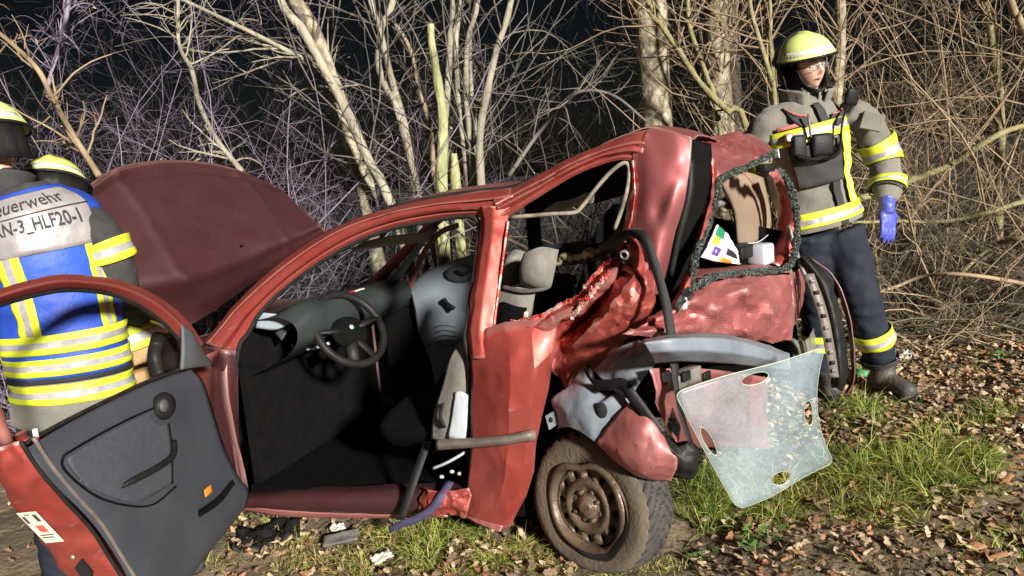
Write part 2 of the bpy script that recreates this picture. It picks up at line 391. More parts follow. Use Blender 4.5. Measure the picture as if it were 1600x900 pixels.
def revolve(profile, c, axis, up, seg=64):
    """profile list of (r, h) about axis through c"""
    axis = np.asarray(axis, float)/np.linalg.norm(axis); a = np.cross(up, axis); a /= np.linalg.norm(a); b = np.cross(axis, a); V = []
    for r, h in profile:
        for k in range(seg):
            th = 2*math.pi*k/seg; V.append(c+axis*h+a*r*math.cos(th)+b*r*math.sin(th))
    return V, gridfaces(len(profile), seg, True)
def ellipsoid(c, ax, ay, az, rx, ry, rz, nu=16, nv=20, fn=None):
    V = []
    for i in range(nu+1):
        ph = math.pi*i/nu
        for j in range(nv):
            th = 2*math.pi*j/nv; d = np.array([math.sin(ph)*math.cos(th), math.sin(ph)*math.sin(th), math.cos(ph)])
            k = fn(d) if fn else 1.0
            if np.ndim(k): p = k
            else: p = np.array([d[0]*rx, d[1]*ry, d[2]*rz])*k
            V.append(c+ax*p[0]+ay*p[1]+az*p[2])
    return V, gridfaces(nu+1, nv, True)
def remeshed(V, Fc, voxel, smooth_it=6):
    me = bpy.data.meshes.new('tmp'); me.from_pydata([tuple(v) for v in V], [], [tuple(map(int, f)) for f in Fc]); me.update()
    o = bpy.data.objects.new('tmp', me); COL.objects.link(o)
    md = o.modifiers.new('r', 'REMESH'); md.mode = 'VOXEL'; md.voxel_size = voxel
    if smooth_it:
        ms = o.modifiers.new('s', 'SMOOTH'); ms.factor = .5; ms.iterations = smooth_it
    dg = bpy.context.evaluated_depsgraph_get(); ev = o.evaluated_get(dg); m2 = bpy.data.meshes.new_from_object(ev)
    VV = np.array([v.co[:] for v in m2.vertices]); FF = [tuple(p.vertices) for p in m2.polygons]; NN = np.array([v.normal[:] for v in m2.vertices])
    bpy.data.objects.remove(o, do_unlink=True); bpy.data.meshes.remove(me); bpy.data.meshes.remove(m2)
    return VV, FF, NN
def unit(v): v = np.asarray(v, float); return v/np.linalg.norm(v)
# ------------------------------------------------------------------ ground
xs = np.unique(np.concatenate([np.linspace(-300, -12, 14), np.linspace(-12, -4.2, 20), np.arange(-4.2, 5.2, .045), np.linspace(5.2, 14, 22), np.linspace(14, 300, 14)]))
ys = np.unique(np.concatenate([np.linspace(-60, -2, 10), np.linspace(-2, 1.6, 14), np.arange(1.6, 6.5, .045), np.linspace(6.5, 14, 22), np.linspace(14, 400, 16)]))
X, Y = np.meshgrid(xs, ys, indexing='ij'); Zg = gz(X, Y)
near = (np.abs(X-.5) < 5) & (Y > 1.5) & (Y < 6.6)
rg = rng.normal(0, 1, X.shape); rg = (rg+np.roll(rg, 1, 0)+np.roll(rg, 1, 1)+np.roll(rg, (1, 1), (0, 1)))/4
Zg = Zg + np.where(near, rg*.011, 0)
nu, nv = X.shape; ii = np.arange(nu*nv).reshape(nu, nv)
Qd = np.stack([ii[:-1, :-1], ii[1:, :-1], ii[1:, 1:], ii[:-1, 1:]], -1).reshape(-1, 4)
gr = bigmesh('ground', np.stack([X, Y, Zg], -1).reshape(-1, 3), Qd, None, ['soil', 'unlit_soil'], midx=(np.minimum(Y[:-1,:-1],Y[:-1,:-1])>5.35).astype(int).ravel()); gr['kind'] = 'structure'
# ------------------------------------------------------------------ branches (numpy)
def tubes_np(PTS, RAD, sides):
    """PTS (N,K,3), RAD (N,K) -> verts, quads"""
    N, K, _ = PTS.shape
    T = np.gradient(PTS, axis=1); T /= np.linalg.norm(T, axis=2, keepdims=True)+1e-9
    mean = T.mean(1, keepdims=True); ref = np.where(np.abs(mean[..., 2:3]) > .8, np.array([1.0, 0, 0]), np.array([0, 0, 1.0]))
    A = np.cross(T, np.broadcast_to(ref, T.shape)); A /= np.linalg.norm(A, axis=2, keepdims=True)+1e-9; B = np.cross(T, A)
    th = np.arange(sides)*2*math.pi/sides
    V = PTS[:, :, None, :] + RAD[:, :, None, None]*(A[:, :, None, :]*np.cos(th)[None, None, :, None]+B[:, :, None, :]*np.sin(th)[None, None, :, None])
    idx = np.arange(N*K*sides).reshape(N, K, sides); nx = np.roll(idx, -1, 2)
    Qd = np.stack([idx[:, :-1], nx[:, :-1], nx[:, 1:], idx[:, 1:]], -1).reshape(-1, 4)
    return V.reshape(-1, 3), Qd
def walk(start, direc, length, K, wig, trop):
    """random curved paths: start (N,3), direc (N,3), length (N,)"""
    N = len(start); pts = np.zeros((N, K, 3)); pts[:, 0] = start; d = direc/np.linalg.norm(direc, axis=1, keepdims=True)
    bend = rng.normal(0, wig*.6, (N, 3))
    for k in range(1, K):
        d = d + bend + rng.normal(0, wig, (N, 3)) + np.asarray(trop)
        d /= np.linalg.norm(d, axis=1, keepdims=True); pts[:, k] = pts[:, k-1]+d*(length/(K-1))[:, None]
    return pts
def sprout(PTS, RAD, n, lo, hi, spread, lratio, K, wig, trop, rr, tip=.35):
    N, Kp, _ = PTS.shape; pi = rng.integers(0, N, n); t = rng.uniform(lo, hi, n)*(Kp-1); i = np.minimum(t.astype(int), Kp-2); f = (t-i)[:, None]
    st = PTS[pi, i]*(1-f)+PTS[pi, i+1]*f; dr = PTS[pi, i+1]-PTS[pi, i]; dr /= np.linalg.norm(dr, axis=1, keepdims=True)+1e-9
    L = np.linalg.norm(np.diff(PTS, axis=1), axis=2).sum(1)[pi]
    side = rng.normal(0, 1, (n, 3)); side -= dr*(side*dr).sum(1, keepdims=True); side /= np.linalg.norm(side, axis=1, keepdims=True)+1e-9
    sp = rng.uniform(spread[0], spread[1], n)[:, None]; d = dr*np.cos(sp)+side*np.sin(sp)
    pts = walk(st, d, L*rng.uniform(lratio[0], lratio[1], n)*(1.15-.6*t/(Kp-1)), K, wig, trop)
    r0 = RAD[pi, i]*rr; rad = r0[:, None]*np.linspace(1, tip, K)[None]
    return pts, np.maximum(rad, .0011)
def add_stuffed(o, txt=None):
    o['kind'] = 'stuff'; return o
def shrub(name, label, group, base, height, nst, lean, mt, mtw, seed, ymin=5.08, nb=40, ntw=200, nft=300, wig=.10, spread=.45, r=.012, trop=(0, 0, .02), leaves=0):
    e = empty(name, base, label, 'shrub', group)
    b = np.asarray(base)+rng.normal(0, .12, (nst, 3))*np.array([1, 1, 0]); d = rng.normal(0, spread, (nst, 3)); d[:, 2] = 1; d += np.asarray(lean)
    S = walk(b, d, height*rng.uniform(.6, 1.1, nst), 12, wig*.7, trop); SR = (r*rng.uniform(.5, 1.25, nst))[:, None]*np.linspace(1, .3, 12)[None]
    def keep(p, r): k_ = p[:, :, 1].min(1) > ymin; return p[k_], r[k_]
    S[:, :, 1] = np.maximum(S[:, :, 1], ymin+.02+(S[:, :, 1]-ymin)*.02)
    V, q = tubes_np(S, SR, 5); bigmesh('stem', V, q, None, mt, parent=e)
    Bp, BR = sprout(S, SR, nb, .12, .95, (.4, 1.2), (.25, .55), 9, wig*1.7, (0, 0, .01), .62); Bp, BR = keep(Bp, BR)
    T, TR = sprout(np.concatenate([Bp]), BR, ntw, .1, .98, (.4, 1.2), (.3, .7), 7, wig*2.2, (0, 0, .0), .66); T, TR = keep(T, TR)
    Ft, FR = sprout(T, TR, nft, .15, .98, (.4, 1.1), (.3, .8), 5, wig*2.6, (0, 0, 0), .75); Ft, FR = keep(Ft, FR)
    V1, q1 = tubes_np(Bp, BR, 4); V2, q2 = tubes_np(T, TR, 3); V3, q3 = tubes_np(Ft, FR, 3)
    VV = np.concatenate([V1, V2, V3]); QQ = np.concatenate([q1, q2+len(V1), q3+len(V1)+len(V2)])
    add_stuffed(bigmesh('twigs', VV, QQ, None, [mt, mtw], midx=np.concatenate([np.zeros(len(q1)), np.ones(len(q2)+len(q3))]), parent=e))
    if leaves:
        c_ = Ft[rng.integers(0, len(Ft), leaves), -1]; c_ = c_[c_[:, 2] > 1.6]; a_ = rng.normal(0, 1, c_.shape); a_ /= np.linalg.norm(a_, axis=1, keepdims=True); b_ = np.cross(a_, rng.normal(0, 1, c_.shape)); b_ /= np.linalg.norm(b_, axis=1, keepdims=True); s_ = rng.uniform(.012, .024, (len(c_), 1))
        Vl = np.stack([c_, c_+a_*s_+b_*s_*.5, c_+a_*s_*2, c_+a_*s_-b_*s_*.5], 1).reshape(-1, 3)
        if len(c_): add_stuffed(bigmesh('dry_leaves', Vl, np.arange(len(Vl)).reshape(-1, 4), None, 'leaf4', parent=e))
    return e
def tree(name, label, stems, mt, mtw, cat='tree', group=None, ntw=60, nft=120, topz=6.0, twl=(.12, .3), upper=True):
    """stems: list of (pixel polyline, Y, width in px at the bottom, at the top)"""
    polys = []
    for pl, Yd, w0, w1 in stems:
        p = [P(a, b, Yd) for a, b in pl][::-1]          # bottom first
        dn = p[0]-(p[1]-p[0])*.0; gzv = float(gz(p[0][0], Yd))
        foot = p[0]+(p[0]-p[1])*max(0, (p[0][2]-gzv))/max(.2, abs(p[0][2]-p[1][2])); foot[2] = gzv-.06
        foot = .5*foot+.5*np.array([p[0][0], Yd, gzv-.06]); foot[2] = gzv-.08
        q = [foot]+p; rad = [w0/2400*Yd*1.06]+list(np.linspace(w0, w1, len(p))/2400*Yd)
        if upper and pl[0][1] <= 5:
            d = unit(p[-1]-p[-2]); d = unit(d+np.array([0, 0, .5])); h = max(.5, topz-p[-1][2])
            for k in (.33, .66, 1.0): q.append(p[-1]+d*h*k+rng.normal(0, .08, 3)*h*.3); rad.append(rad[-1]*.66)
        polys.append((np.array(q), np.array(rad)))
    e = empty(name, polys[0][0][0], label, cat, group); allp = []; allr = []
    for q, rad in polys:
        K = 26; pp = crom(q, K); rr = np.maximum(crom(rad, K), .002)
        big = rad[0] > .03
        V, Fc = tube(pp, rr*(1+rng.normal(0, .035, K)), 14 if big else 8); V = np.array(V)
        if big: V += np.array([np.array([vn(v, 9, 3), vn(v, 9, 8), 0])*rr[0]*.12 for v in V])
        mk('trunk', V, Fc, mt, e); allp.append(pp); allr.append(rr)
    if ntw:
        A = np.array(allp); AR = np.array(allr)
        B, BR = sprout(A, np.minimum(AR, .012), ntw, .15, 1.0, (.5, 1.1), twl, 9, .12, (0, 0, .015), .6)
        T, TR = sprout(B, BR, nft, .15, .98, (.4, 1.1), (.25, .6), 6, .16, (0, 0, 0), .6); k1 = B[:, :, 1].min(1) > 4.8; k2 = T[:, :, 1].min(1) > 4.8; B, BR, T, TR = B[k1], BR[k1], T[k2], TR[k2]
        V1, q1 = tubes_np(B, BR, 4); V2, q2 = tubes_np(T, TR, 3)
        add_stuffed(bigmesh('twigs', np.concatenate([V1, V2]), np.concatenate([q1, q2+len(V1)]), None, mtw, parent=e))
    return e
tree('leaning_tree', 'thick grey leaning trunk with lichen standing behind the raised bonnet', [([(440, -40), (487, 40), (520, 130), (545, 210), (562, 265), (578, 330)], 5.6, 28, 20)], 'bark_lichen', 'twig_grey', ntw=26, nft=60)
tree('leaning_tree', 'slim pale trunk crossing in front of the thick leaning grey trunk', [([(432, -10), (470, 42), (505, 105), (545, 180), (575, 250), (615, 330)], 5.3, 15, 13)], 'bark_pale', 'twig_grey', ntw=26, nft=50)
tree('forked_tree', 'slim pale sapling forking in two above the front door roof line', [([(577, -5), (592, 40), (594, 48), (608, 110), (628, 180), (640, 240), (652, 322)], 5.5, 12, 8), ([(616, -5), (600, 32), (593, 62), (592, 105), (606, 145), (627, 195)], 5.48, 10, 10)], 'bark_pale', 'twig_grey', ntw=34, nft=70)
tree('sapling', 'thin brown sapling between the forked sapling and the mossy snag', [([(612, 30), (640, 75), (655, 140), (672, 200), (680, 300)], 5.7, 9, 5)], 'twig_tan', 'twig_grey', ntw=26, nft=50)
tree('broken_snag', 'broken yellow-green mossy snag with a snapped top', [([(673, 38), (676, 80), (684, 130), (691, 180), (692, 240), (690, 300)], 5.25, 20, 10)], 'bark_moss', 'twig_grey', ntw=0, upper=False)
tree('broken_snag', 'short mossy stump among the hazel stems behind the car roof', [([(709, 240), (711, 265), (713, 300)], 5.3, 16, 10)], 'bark_moss', 'twig_grey', ntw=0, upper=False)
tree('hazel_tree', 'pale multi-stemmed hazel clump rising behind the car roof', [([(706, -5), (703, 60), (700, 130), (693, 220), (695, 300)], 5.4, 12, 9), ([(718, -5), (712, 70), (717, 160), (725, 230), (732, 300)], 5.5, 10, 8), ([(748, -5), (731, 60), (728, 150), (735, 220), (742, 295)], 5.45, 11, 7), ([(800, -5), (778, 70), (762, 140), (750, 210), (752, 295)], 5.35, 13, 9), ([(736, -5), (734, 100), (742, 200), (748, 295)], 5.55, 9, 6)], 'bark_pale', 'twig_grey', ntw=80, nft=160)
tree('oak_tree', 'stout straight trunk with pale lichen behind the crumpled roof peak', [([(1014, -20), (1018, 60), (1022, 130), (1028, 215)], 5.6, 50, 50)], 'bark_lichen', 'twig_tan', ntw=20, nft=60)
tree('oak_tree', 'medium brown trunk between the stout lichen trunk and the firefighter', [([(1122, -20), (1120, 60), (1123, 130), (1130, 215)], 6.0, 36, 36)], 'bark_lichen', 'twig_tan', ntw=26, nft=80)
tree('oak_tree', 'dark slim trunk close behind the medium brown trunk', [([(1144, -20), (1143, 60), (1146, 130), (1150, 215)], 6.5, 22, 22)], 'bark_dark', 'twig_tan_dark', ntw=20, nft=50)
tree('lime_sapling', 'yellow-green sapling slanting across the stout trunk', [([(1008, -8), (1030, 35), (1058, 75), (1085, 118), (1112, 150), (1140, 175), (1168, 200)], 5.1, 11, 8)], 'bark_yellow', 'twig_tan', ntw=24, nft=50)
tree('lime_sapling', 'straight yellow-green sapling in front of the medium brown trunk', [([(1074, -8), (1077, 40), (1092, 85), (1106, 125), (1122, 185)], 5.2, 8, 7)], 'bark_yellow', 'twig_tan', ntw=24, nft=50)
tree('lime_sapling', 'yellow-green sapling bending beside the firefighter helmet', [([(1170, -8), (1180, 40), (1192, 80), (1205, 125), (1212, 170)], 5.0, 9, 6), ([(1202, -8), (1203, 60), (1208, 120)], 5.02, 7, 5)], 'bark_yellow', 'twig_tan', ntw=30, nft=60)
tree('young_tree', 'tan trunk rising right behind the firefighter helmet', [([(1312, -10), (1313, 60), (1310, 120), (1306, 200)], 5.3, 17, 15)], 'bark_lichen', 'twig_tan', ntw=30, nft=80)
tree('young_tree', 'yellowish upright trunk in the dense thicket beyond the leaf litter', [([(1540, -10), (1547, 40), (1555, 100), (1562, 160), (1563, 230), (1560, 320)], 5.4, 14, 12)], 'bark_yellow', 'twig_tan', ntw=40, nft=90)
tree('young_tree', 'tan trunk leaning past the upright yellowish trunk', [([(1575, -10), (1590, 25), (1603, 55), (1640, 120), (1680, 260)], 5.0, 12, 11)], 'twig_tan', 'twig_tan', ntw=30, nft=60)
def branch(label, pl, Yd, w0, w1, m):
    pts = np.array([P(a, b, Yd+.12*math.sin(i*1.3)) for i, (a, b) in enumerate(pl)]); V, Fc = tube(crom(pts, 24), np.linspace(w0, w1, 24)/2400*Yd, 8)
    return tag(mk('fallen_branch', V, Fc, m), label, 'branch')
branch('thick yellow-green branch sloping up from the firefighter sleeve', [(1340, 312), (1400, 290), (1475, 262), (1530, 228), (1580, 202), (1660, 185)], 4.75, 12, 8, 'bark_yellow')
branch('long straight pale branch stretching away behind the blue glove', [(1330, 348), (1400, 346), (1480, 346), (1545, 332), (1600, 315), (1680, 300)], 4.7, 5, 9, 'bark_yellow')
branch('bent mossy branch low in the thicket above the leaf litter', [(1500, 430), (1530, 400), (1560, 380), (1600, 371), (1690, 360)], 4.8, 5, 10, 'bark_yellow')
branch('thin bare branch propped beside the firefighter knee', [(1366, 458), (1400, 448), (1440, 432), (1490, 428), (1560, 436), (1640, 452)], 4.6, 5, 7, 'twig_tan')
# low arching branches over the crash, belonging to the trees at the left
def limb(label, pl, Yd, w0, w1, m):
    pts = np.array([P(a, b, Yd+.15*math.sin(i*1.7)) for i, (a, b) in enumerate(pl)]); pp = crom(pts, 26); rr = np.linspace(w0, w1, 26)/2400*Yd
    e = empty('bare_sapling', pp[0], label, 'sapling'); V, Fc = tube(pp, rr, 7); mk('trunk', V, Fc, m, e)
    B, BR = sprout(pp[None], rr[None], 22, .05, 1, (.4, 1.1), (.15, .4), 8, .12, (0, 0, .0), .55); T, TR = sprout(B, BR, 60, .1, 1, (.4, 1.1), (.2, .6), 6, .16, (0, 0, 0), .6); k1 = B[:, :, 1].min(1) > 4.8; k2 = T[:, :, 1].min(1) > 4.8; B, BR, T, TR = B[k1], BR[k1], T[k2], TR[k2]
    V1, q1 = tubes_np(B, BR, 4); V2, q2 = tubes_np(T, TR, 3); add_stuffed(bigmesh('twigs', np.concatenate([V1, V2]), np.concatenate([q1, q2+len(V1)]), None, m, parent=e))
limb('pale arching bough reaching left from the slim pale trunk', [(545, 180), (500, 110), (440, 75), (370, 40), (290, 2), (200, -40)], 5.35, 9, 5, 'bark_pale')
limb('pale twisting stem springing up behind the raised bonnet', [(378, 268), (340, 220), (312, 165), (300, 110), (280, 70), (278, 0)], 5.0, 9, 5, 'bark_pale')
limb('light brown stem leaning beside the second yellow helmet', [(155, 275), (120, 220), (85, 160), (60, 110), (20, 70), (-40, 20)], 5.0, 10, 6, 'twig_tan')
limb('straight stem with violet light in its colour rising through the thicket above the helmets', [(70, 150), (85, 100), (98, 50), (105, 20), (112, -30)], 5.1, 7, 6, 'twig_violet_lit')
limb('curved pale stem arching behind the long rear side window', [(795, 275), (840, 210), (880, 165), (910, 142), (960, 150), (1010, 190)], 5.2, 7, 4, 'twig_grey')
# thicket of shrubs
def at_ground(px, Yd): x = (px-800)/FPX*Yd; return np.array([x, Yd, float(gz(x, Yd))])
for k in range(23):
    px = -200+k*27.5+rng.normal(0, 10); Yd = rng.uniform(4.9, 6.6)
    shrub('bare_shrub', 'shrub with violet light in its colour and a few pale dry leaves clinging to its twigs' if k % 3 == 0 else 'leafless shrub of tangled twigs coloured with violet light behind the bonnet and helmets' if Yd < 6.0 else 'shrub coloured dim for light falloff deep in the thicket behind the bonnet', 'violet-tinted shrubs behind the bonnet', at_ground(px, Yd), rng.uniform(2.9, 4.2), 9, (rng.normal(.05, .35), -.06, 0), 'twig_violet_lit' if Yd < 5.9 else 'twig_violet_falloff', 'twig_violet_lit' if Yd < 5.5 else 'twig_violet_falloff' if Yd < 6.1 else 'twig_far', k, nb=70, ntw=300, nft=460, r=.0075, wig=.16, spread=.65, leaves=26 if k % 3 == 0 else 0)
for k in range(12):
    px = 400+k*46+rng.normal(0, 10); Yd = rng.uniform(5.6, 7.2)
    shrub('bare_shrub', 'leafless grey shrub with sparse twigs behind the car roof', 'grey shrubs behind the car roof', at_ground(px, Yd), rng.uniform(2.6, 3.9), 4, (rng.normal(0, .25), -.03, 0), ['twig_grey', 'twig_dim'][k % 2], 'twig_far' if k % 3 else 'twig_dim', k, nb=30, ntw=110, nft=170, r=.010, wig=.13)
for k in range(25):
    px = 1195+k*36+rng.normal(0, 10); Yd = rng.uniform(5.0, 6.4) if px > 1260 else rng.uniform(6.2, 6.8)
    shrub('bare_shrub', 'shrub coloured dim for light falloff deep in the thicket behind the standing firefighter' if Yd >= 5.8 else 'leafless tan shrub of dense arching twigs behind the standing firefighter' if k % 3 else 'tan-stemmed shrub with olive-grey twigs behind the standing firefighter', 'tan shrubs beyond the leaf litter', at_ground(px, Yd), rng.uniform(2.4, 3.8), 9, (rng.normal(0, .25), -.10, 0), 'twig_tan' if Yd < 5.8 else 'twig_tan_dark', ('twig_tan' if k % 3 else 'twig_olive') if Yd < 5.5 else 'twig_tan_dark' if Yd < 6 else 'twig_far', k, nb=55, ntw=220, nft=320, r=.008, spread=.6, wig=.13, ymin=4.5)
# low bramble arches on the bank at the edge of the leaf litter
for k in range(22):
    px = 1350+k*27+rng.normal(0, 8); Yd = rng.uniform(4.6, 5.2)
    shrub('bramble_bush', 'low tan bramble canes arching at the edge of the leaf litter' if k % 2 else 'low olive-green bramble canes arching at the edge of the leaf litter', 'brambles on the bank', at_ground(px, Yd), rng.uniform(1.0, 1.7), 10, (rng.normal(0, .5), -.15, -.3), 'twig_tan' if k % 2 else 'twig_olive', 'twig_tan_dark' if k % 2 else 'twig_olive', k, nb=50, ntw=180, nft=200, ymin=4.45, r=.006, spread=1.0, trop=(0, 0, -.09), wig=.12)
# twig mass farther back, light falloff painted into its colour
st = np.stack([rng.uniform(-7, 8, 260), rng.uniform(7.0, 9.5, 260), np.zeros(260)], 1); st[:, 2] = gz(st[:, 0], st[:, 1])
d = rng.normal(0, .35, (260, 3)); d[:, 2] = 1
S = walk(st, d, rng.uniform(2.5, 5, 260), 10, .09, (0, 0, .02)); SR = rng.uniform(.006, .014, 260)[:, None]*np.linspace(1, .3, 10)[None]
B, BR = sprout(S, SR, 1300, .1, 1, (.4, 1.2), (.2, .5), 7, .15, (0, 0, 0), .6); T, TR = sprout(B, BR, 3000, .1, 1, (.4, 1.2), (.3, .7), 5, .2, (0, 0, 0), .7)
V1, q1 = tubes_np(S, SR, 4); V2, q2 = tubes_np(B, BR, 3); V3, q3 = tubes_np(T, TR, 3)
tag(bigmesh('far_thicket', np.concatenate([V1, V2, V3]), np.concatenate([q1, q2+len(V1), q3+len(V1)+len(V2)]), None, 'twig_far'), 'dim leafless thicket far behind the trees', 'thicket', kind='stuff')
# ------------------------------------------------------------------ leaf litter and grass
def in_view_ground(n, pxr, pyr):
    out = []
    for _ in range(n): out.append(G(rng.uniform(*pxr), rng.uniform(*pyr)))
    return np.array(out)
def leaf_mesh(name, pos, size, tilt, mats, label, cat):
    n = len(pos); base = np.array([(-1, 0, 0), (-.55, .42, .0), (-.3, .26, .0), (.05, .52, 0), (.3, .3, 0), (.6, .38, 0), (1, 0, 0), (.6, -.38, 0), (.3, -.3, 0), (.05, -.52, 0), (-.3, -.26, 0), (-.55, -.42, 0)], float)
    m = len(base); sz = rng.uniform(size[0], size[1], n)
    curl = rng.normal(0, .45, (n, 1)); L = np.repeat(base[None], n, 0)*1.0
    L[:, :, 1] *= rng.uniform(.75, 1.2, (n, 1)); L[:, :, 2] = curl*(L[:, :, 0]**2)*.6+rng.normal(0, .35, (n, 1))*np.abs(L[:, :, 1])+rng.normal(0, .07, (n, m))
    L *= sz[:, None, None]
    a = rng.uniform(0, 2*math.pi, n); b = rng.normal(0, tilt, n); c = rng.normal(0, tilt, n)
    ca, sa, cb, sb, cc, sc = np.cos(a), np.sin(a), np.cos(b), np.sin(b), np.cos(c), np.sin(c); Z = np.zeros(n); O = np.ones(n)
    Rz = np.stack([ca, -sa, Z, sa, ca, Z, Z, Z, O], -1).reshape(n, 3, 3); Rx = np.stack([O, Z, Z, Z, cb, -sb, Z, sb, cb], -1).reshape(n, 3, 3); Ry = np.stack([cc, Z, sc, Z, O, Z, -sc, Z, cc], -1).reshape(n, 3, 3)
    V = np.einsum('nij,nkj->nki', Rz@Rx@Ry, L)+pos[:, None, :]+np.array([0, 0, .006])+np.abs(rng.normal(0, .012, (n, 1, 1)))*np.array([0, 0, 1])
    ctr = np.arange(n*m).reshape(n, m); T3 = []
    quad = np.concatenate([ctr[:, [0, 1, 2, 10]], ctr[:, [0, 10, 11, 11]]], 0)
    tris = [(0, 1, 11), (1, 2, 10), (1, 10, 11), (2, 3, 9), (2, 9, 10), (3, 4, 8), (3, 8, 9), (4, 5, 7), (4, 7, 8), (5, 6, 7)]
    T3 = np.concatenate([ctr[:, list(t)] for t in tris]); mi = np.tile(rng.choice(len(mats), n, p=None), len(tris))
    return tag(bigmesh(name, V.reshape(-1, 3), None, T3, mats, midx=mi), label, cat, kind='stuff')
LM = ['leaf%d' % i for i in range(6)]
pl = [in_view_ground(3400, (1180, 1640), (505, 700)), in_view_ground(1000, (1080, 1640), (660, 905)), in_view_ground(900, (1300, 1640), (505, 600)), in_view_ground(750, (280, 900), (790, 905)), in_view_ground(60, (0, 300), (760, 905)), in_view_ground(1700, (1640, 2400), (490, 1000))]
pos = np.concatenate(pl); pos = pos[(pos[:, 1] < 6) & (pos[:, 1] > 2)]
leaf_mesh('leaf_litter', pos, (.012, .034), .32, LM, 'brown oak leaf litter scattered on the verge and bank', 'leaf litter')
# a few stand-out leaves, one by one
for (px, py, m_, r_) in [(1352, 518, 'leaf1', .05), (1395, 585, 'leaf4', .05), (1405, 690, 'leaf4', .055), (1565, 760, 'leaf3', .05), (1510, 860, 'leaf3', .055), (1545, 875, 'leaf3', .05), (1275, 790, 'leaf2', .05), (440, 852, 'leaf1', .05), (1170, 828, 'leaf3', .04), (410, 872, 'leaf1', .04), (1538, 745, 'leaf4', .05)]:
    c = G(px, py); pts = []
    for k in range(18):
        th = 2*math.pi*k/18; rr = r_*(.72+.28*math.cos(5*th+1))*(1.25 if abs(math.cos(th)) > .8 else .85)
        pts.append(c+np.array([rr*math.cos(th+px), rr*math.sin(th+px), .02+.012*math.cos(3*th)+.3*rr*abs(math.sin(th+1))]))
    V = pts+[c+np.array([0, 0, .012])]; tag(mk('oak_leaf', V, [(18, k, (k+1) % 18) for k in range(18)], m_, solid=.001), 'large curled dry oak leaf lying on top of the litter', 'leaf', 'large dry leaves on the verge')
GM = ['grass%d' % i for i in range(5)]
def grass(clumps):
    VV = []; QQ = []; MI = []; off = 0
    for (px, py, rad, n, h, lean, pal) in clumps:
        c = G(px, py) if not isinstance(px, np.ndarray) else px
        th = rng.uniform(0, 2*math.pi, n); rr = rad*np.sqrt(rng.uniform(0, 1, n)); x = c[0]+rr*np.cos(th); y = c[1]+rr*np.sin(th)*.8
        z = gz(x, y)-.01; hh = h*rng.uniform(.45, 1.15, n); d = np.stack([np.cos(th)*.55+lean[0]+rng.normal(0, .35, n), np.sin(th)*.55+lean[1]+rng.normal(0, .35, n), np.ones(n)*.75], 1)
        K = 5; wd = rng.uniform(.0013, .0028, n); p = np.stack([x, y, z], 1); q = d/np.linalg.norm(d, axis=1, keepdims=True)
        side = np.stack([-q[:, 1], q[:, 0], np.zeros(n)], 1)+rng.normal(0, .25, (n, 3)); side /= np.linalg.norm(side, axis=1, keepdims=True); L = []
        for k in range(K):
            L.append(np.stack([p-side*(wd*(1-.82*k/(K-1)))[:, None], p+side*(wd*(1-.82*k/(K-1)))[:, None]], 1))
            p = p+q*(hh/(K-1))[:, None]; q = q+np.array([lean[0]*.15, lean[1]*.15, -.32])+rng.normal(0, .06, (n, 3)); q /= np.linalg.norm(q, axis=1, keepdims=True)
        V = np.stack(L, 1).reshape(n, K*2, 3); idx = np.arange(n*K*2).reshape(n, K, 2)+off
        Q_ = np.stack([idx[:, :-1, 0], idx[:, :-1, 1], idx[:, 1:, 1], idx[:, 1:, 0]], -1).reshape(n, K-1, 4)
        VV.append(V.reshape(-1, 3)); QQ.append(Q_.reshape(-1, 4)); MI.append(np.repeat(rng.choice(5, n, p=pal), K-1)); off += n*K*2
    return tag(bigmesh('grass', np.concatenate(VV), np.concatenate(QQ), None, GM, midx=np.concatenate(MI), smooth=False), 'green and straw-coloured grass tufts growing on the muddy verge', 'grass', kind='stuff')
gp = (.28, .33, .16, .16, .07); yp = (.15, .33, .07, .32, .13); dp = (.1, .12, .1, .38, .3)
cl = []
for (px, py, rx_, ry_, k, n, h, pal) in [(1345, 650, 60, 40, 16, 70, .17, gp), (1100, 770, 50, 60, 22, 80, .17, gp), (1170, 790, 110, 35, 30, 80, .15, gp), (1240, 770, 110, 40, 28, 75, .16, yp), (1330, 735, 80, 22, 18, 70, .15, gp), (1450, 735, 75, 40, 34, 90, .20, gp), (1435, 730, 40, 35, 14, 80, .2, yp), (1560, 660, 60, 20, 14, 60, .14, gp), (1400, 790, 130, 40, 30, 50, .13, yp), (1100, 650, 40, 50, 10, 60, .16, gp), (1300, 700, 30, 40, 8, 60, .15, gp),
        (1500, 600, 110, 50, 26, 30, .09, dp), (1590, 590, 40, 40, 10, 40, .1, gp), (1420, 610, 60, 30, 10, 35, .09, dp), (640, 845, 110, 30, 34, 60, .13, yp), (560, 880, 140, 25, 34, 60, .10, dp), (700, 830, 60, 20, 20, 80, .15, yp), (780, 860, 60, 30, 18, 60, .11, yp), (430, 850, 90, 40, 22, 40, .11, dp), (820, 885, 60, 14, 14, 50, .09, dp), (1000, 890, 90, 12, 14, 40, .08, dp), (1560, 850, 60, 50, 14, 35, .11, yp), (1400, 880, 150, 20, 16, 25, .08, dp), (330, 885, 60, 14, 10, 40, .1, dp), (1545, 540, 60, 14, 8, 30, .10, gp), (1800, 700, 120, 90, 30, 60, .15, gp), (1980, 620, 160, 60, 24, 50, .13, yp)]:
    for _ in range(k):
        cl.append((px+rng.normal(0, rx_*.5), py+rng.normal(0, ry_*.5), rng.uniform(.03, .08), int(n*.8), h*rng.uniform(.4, 1.05), (rng.normal(.1, .3), rng.normal(-.2, .25)), pal))
grass(cl)
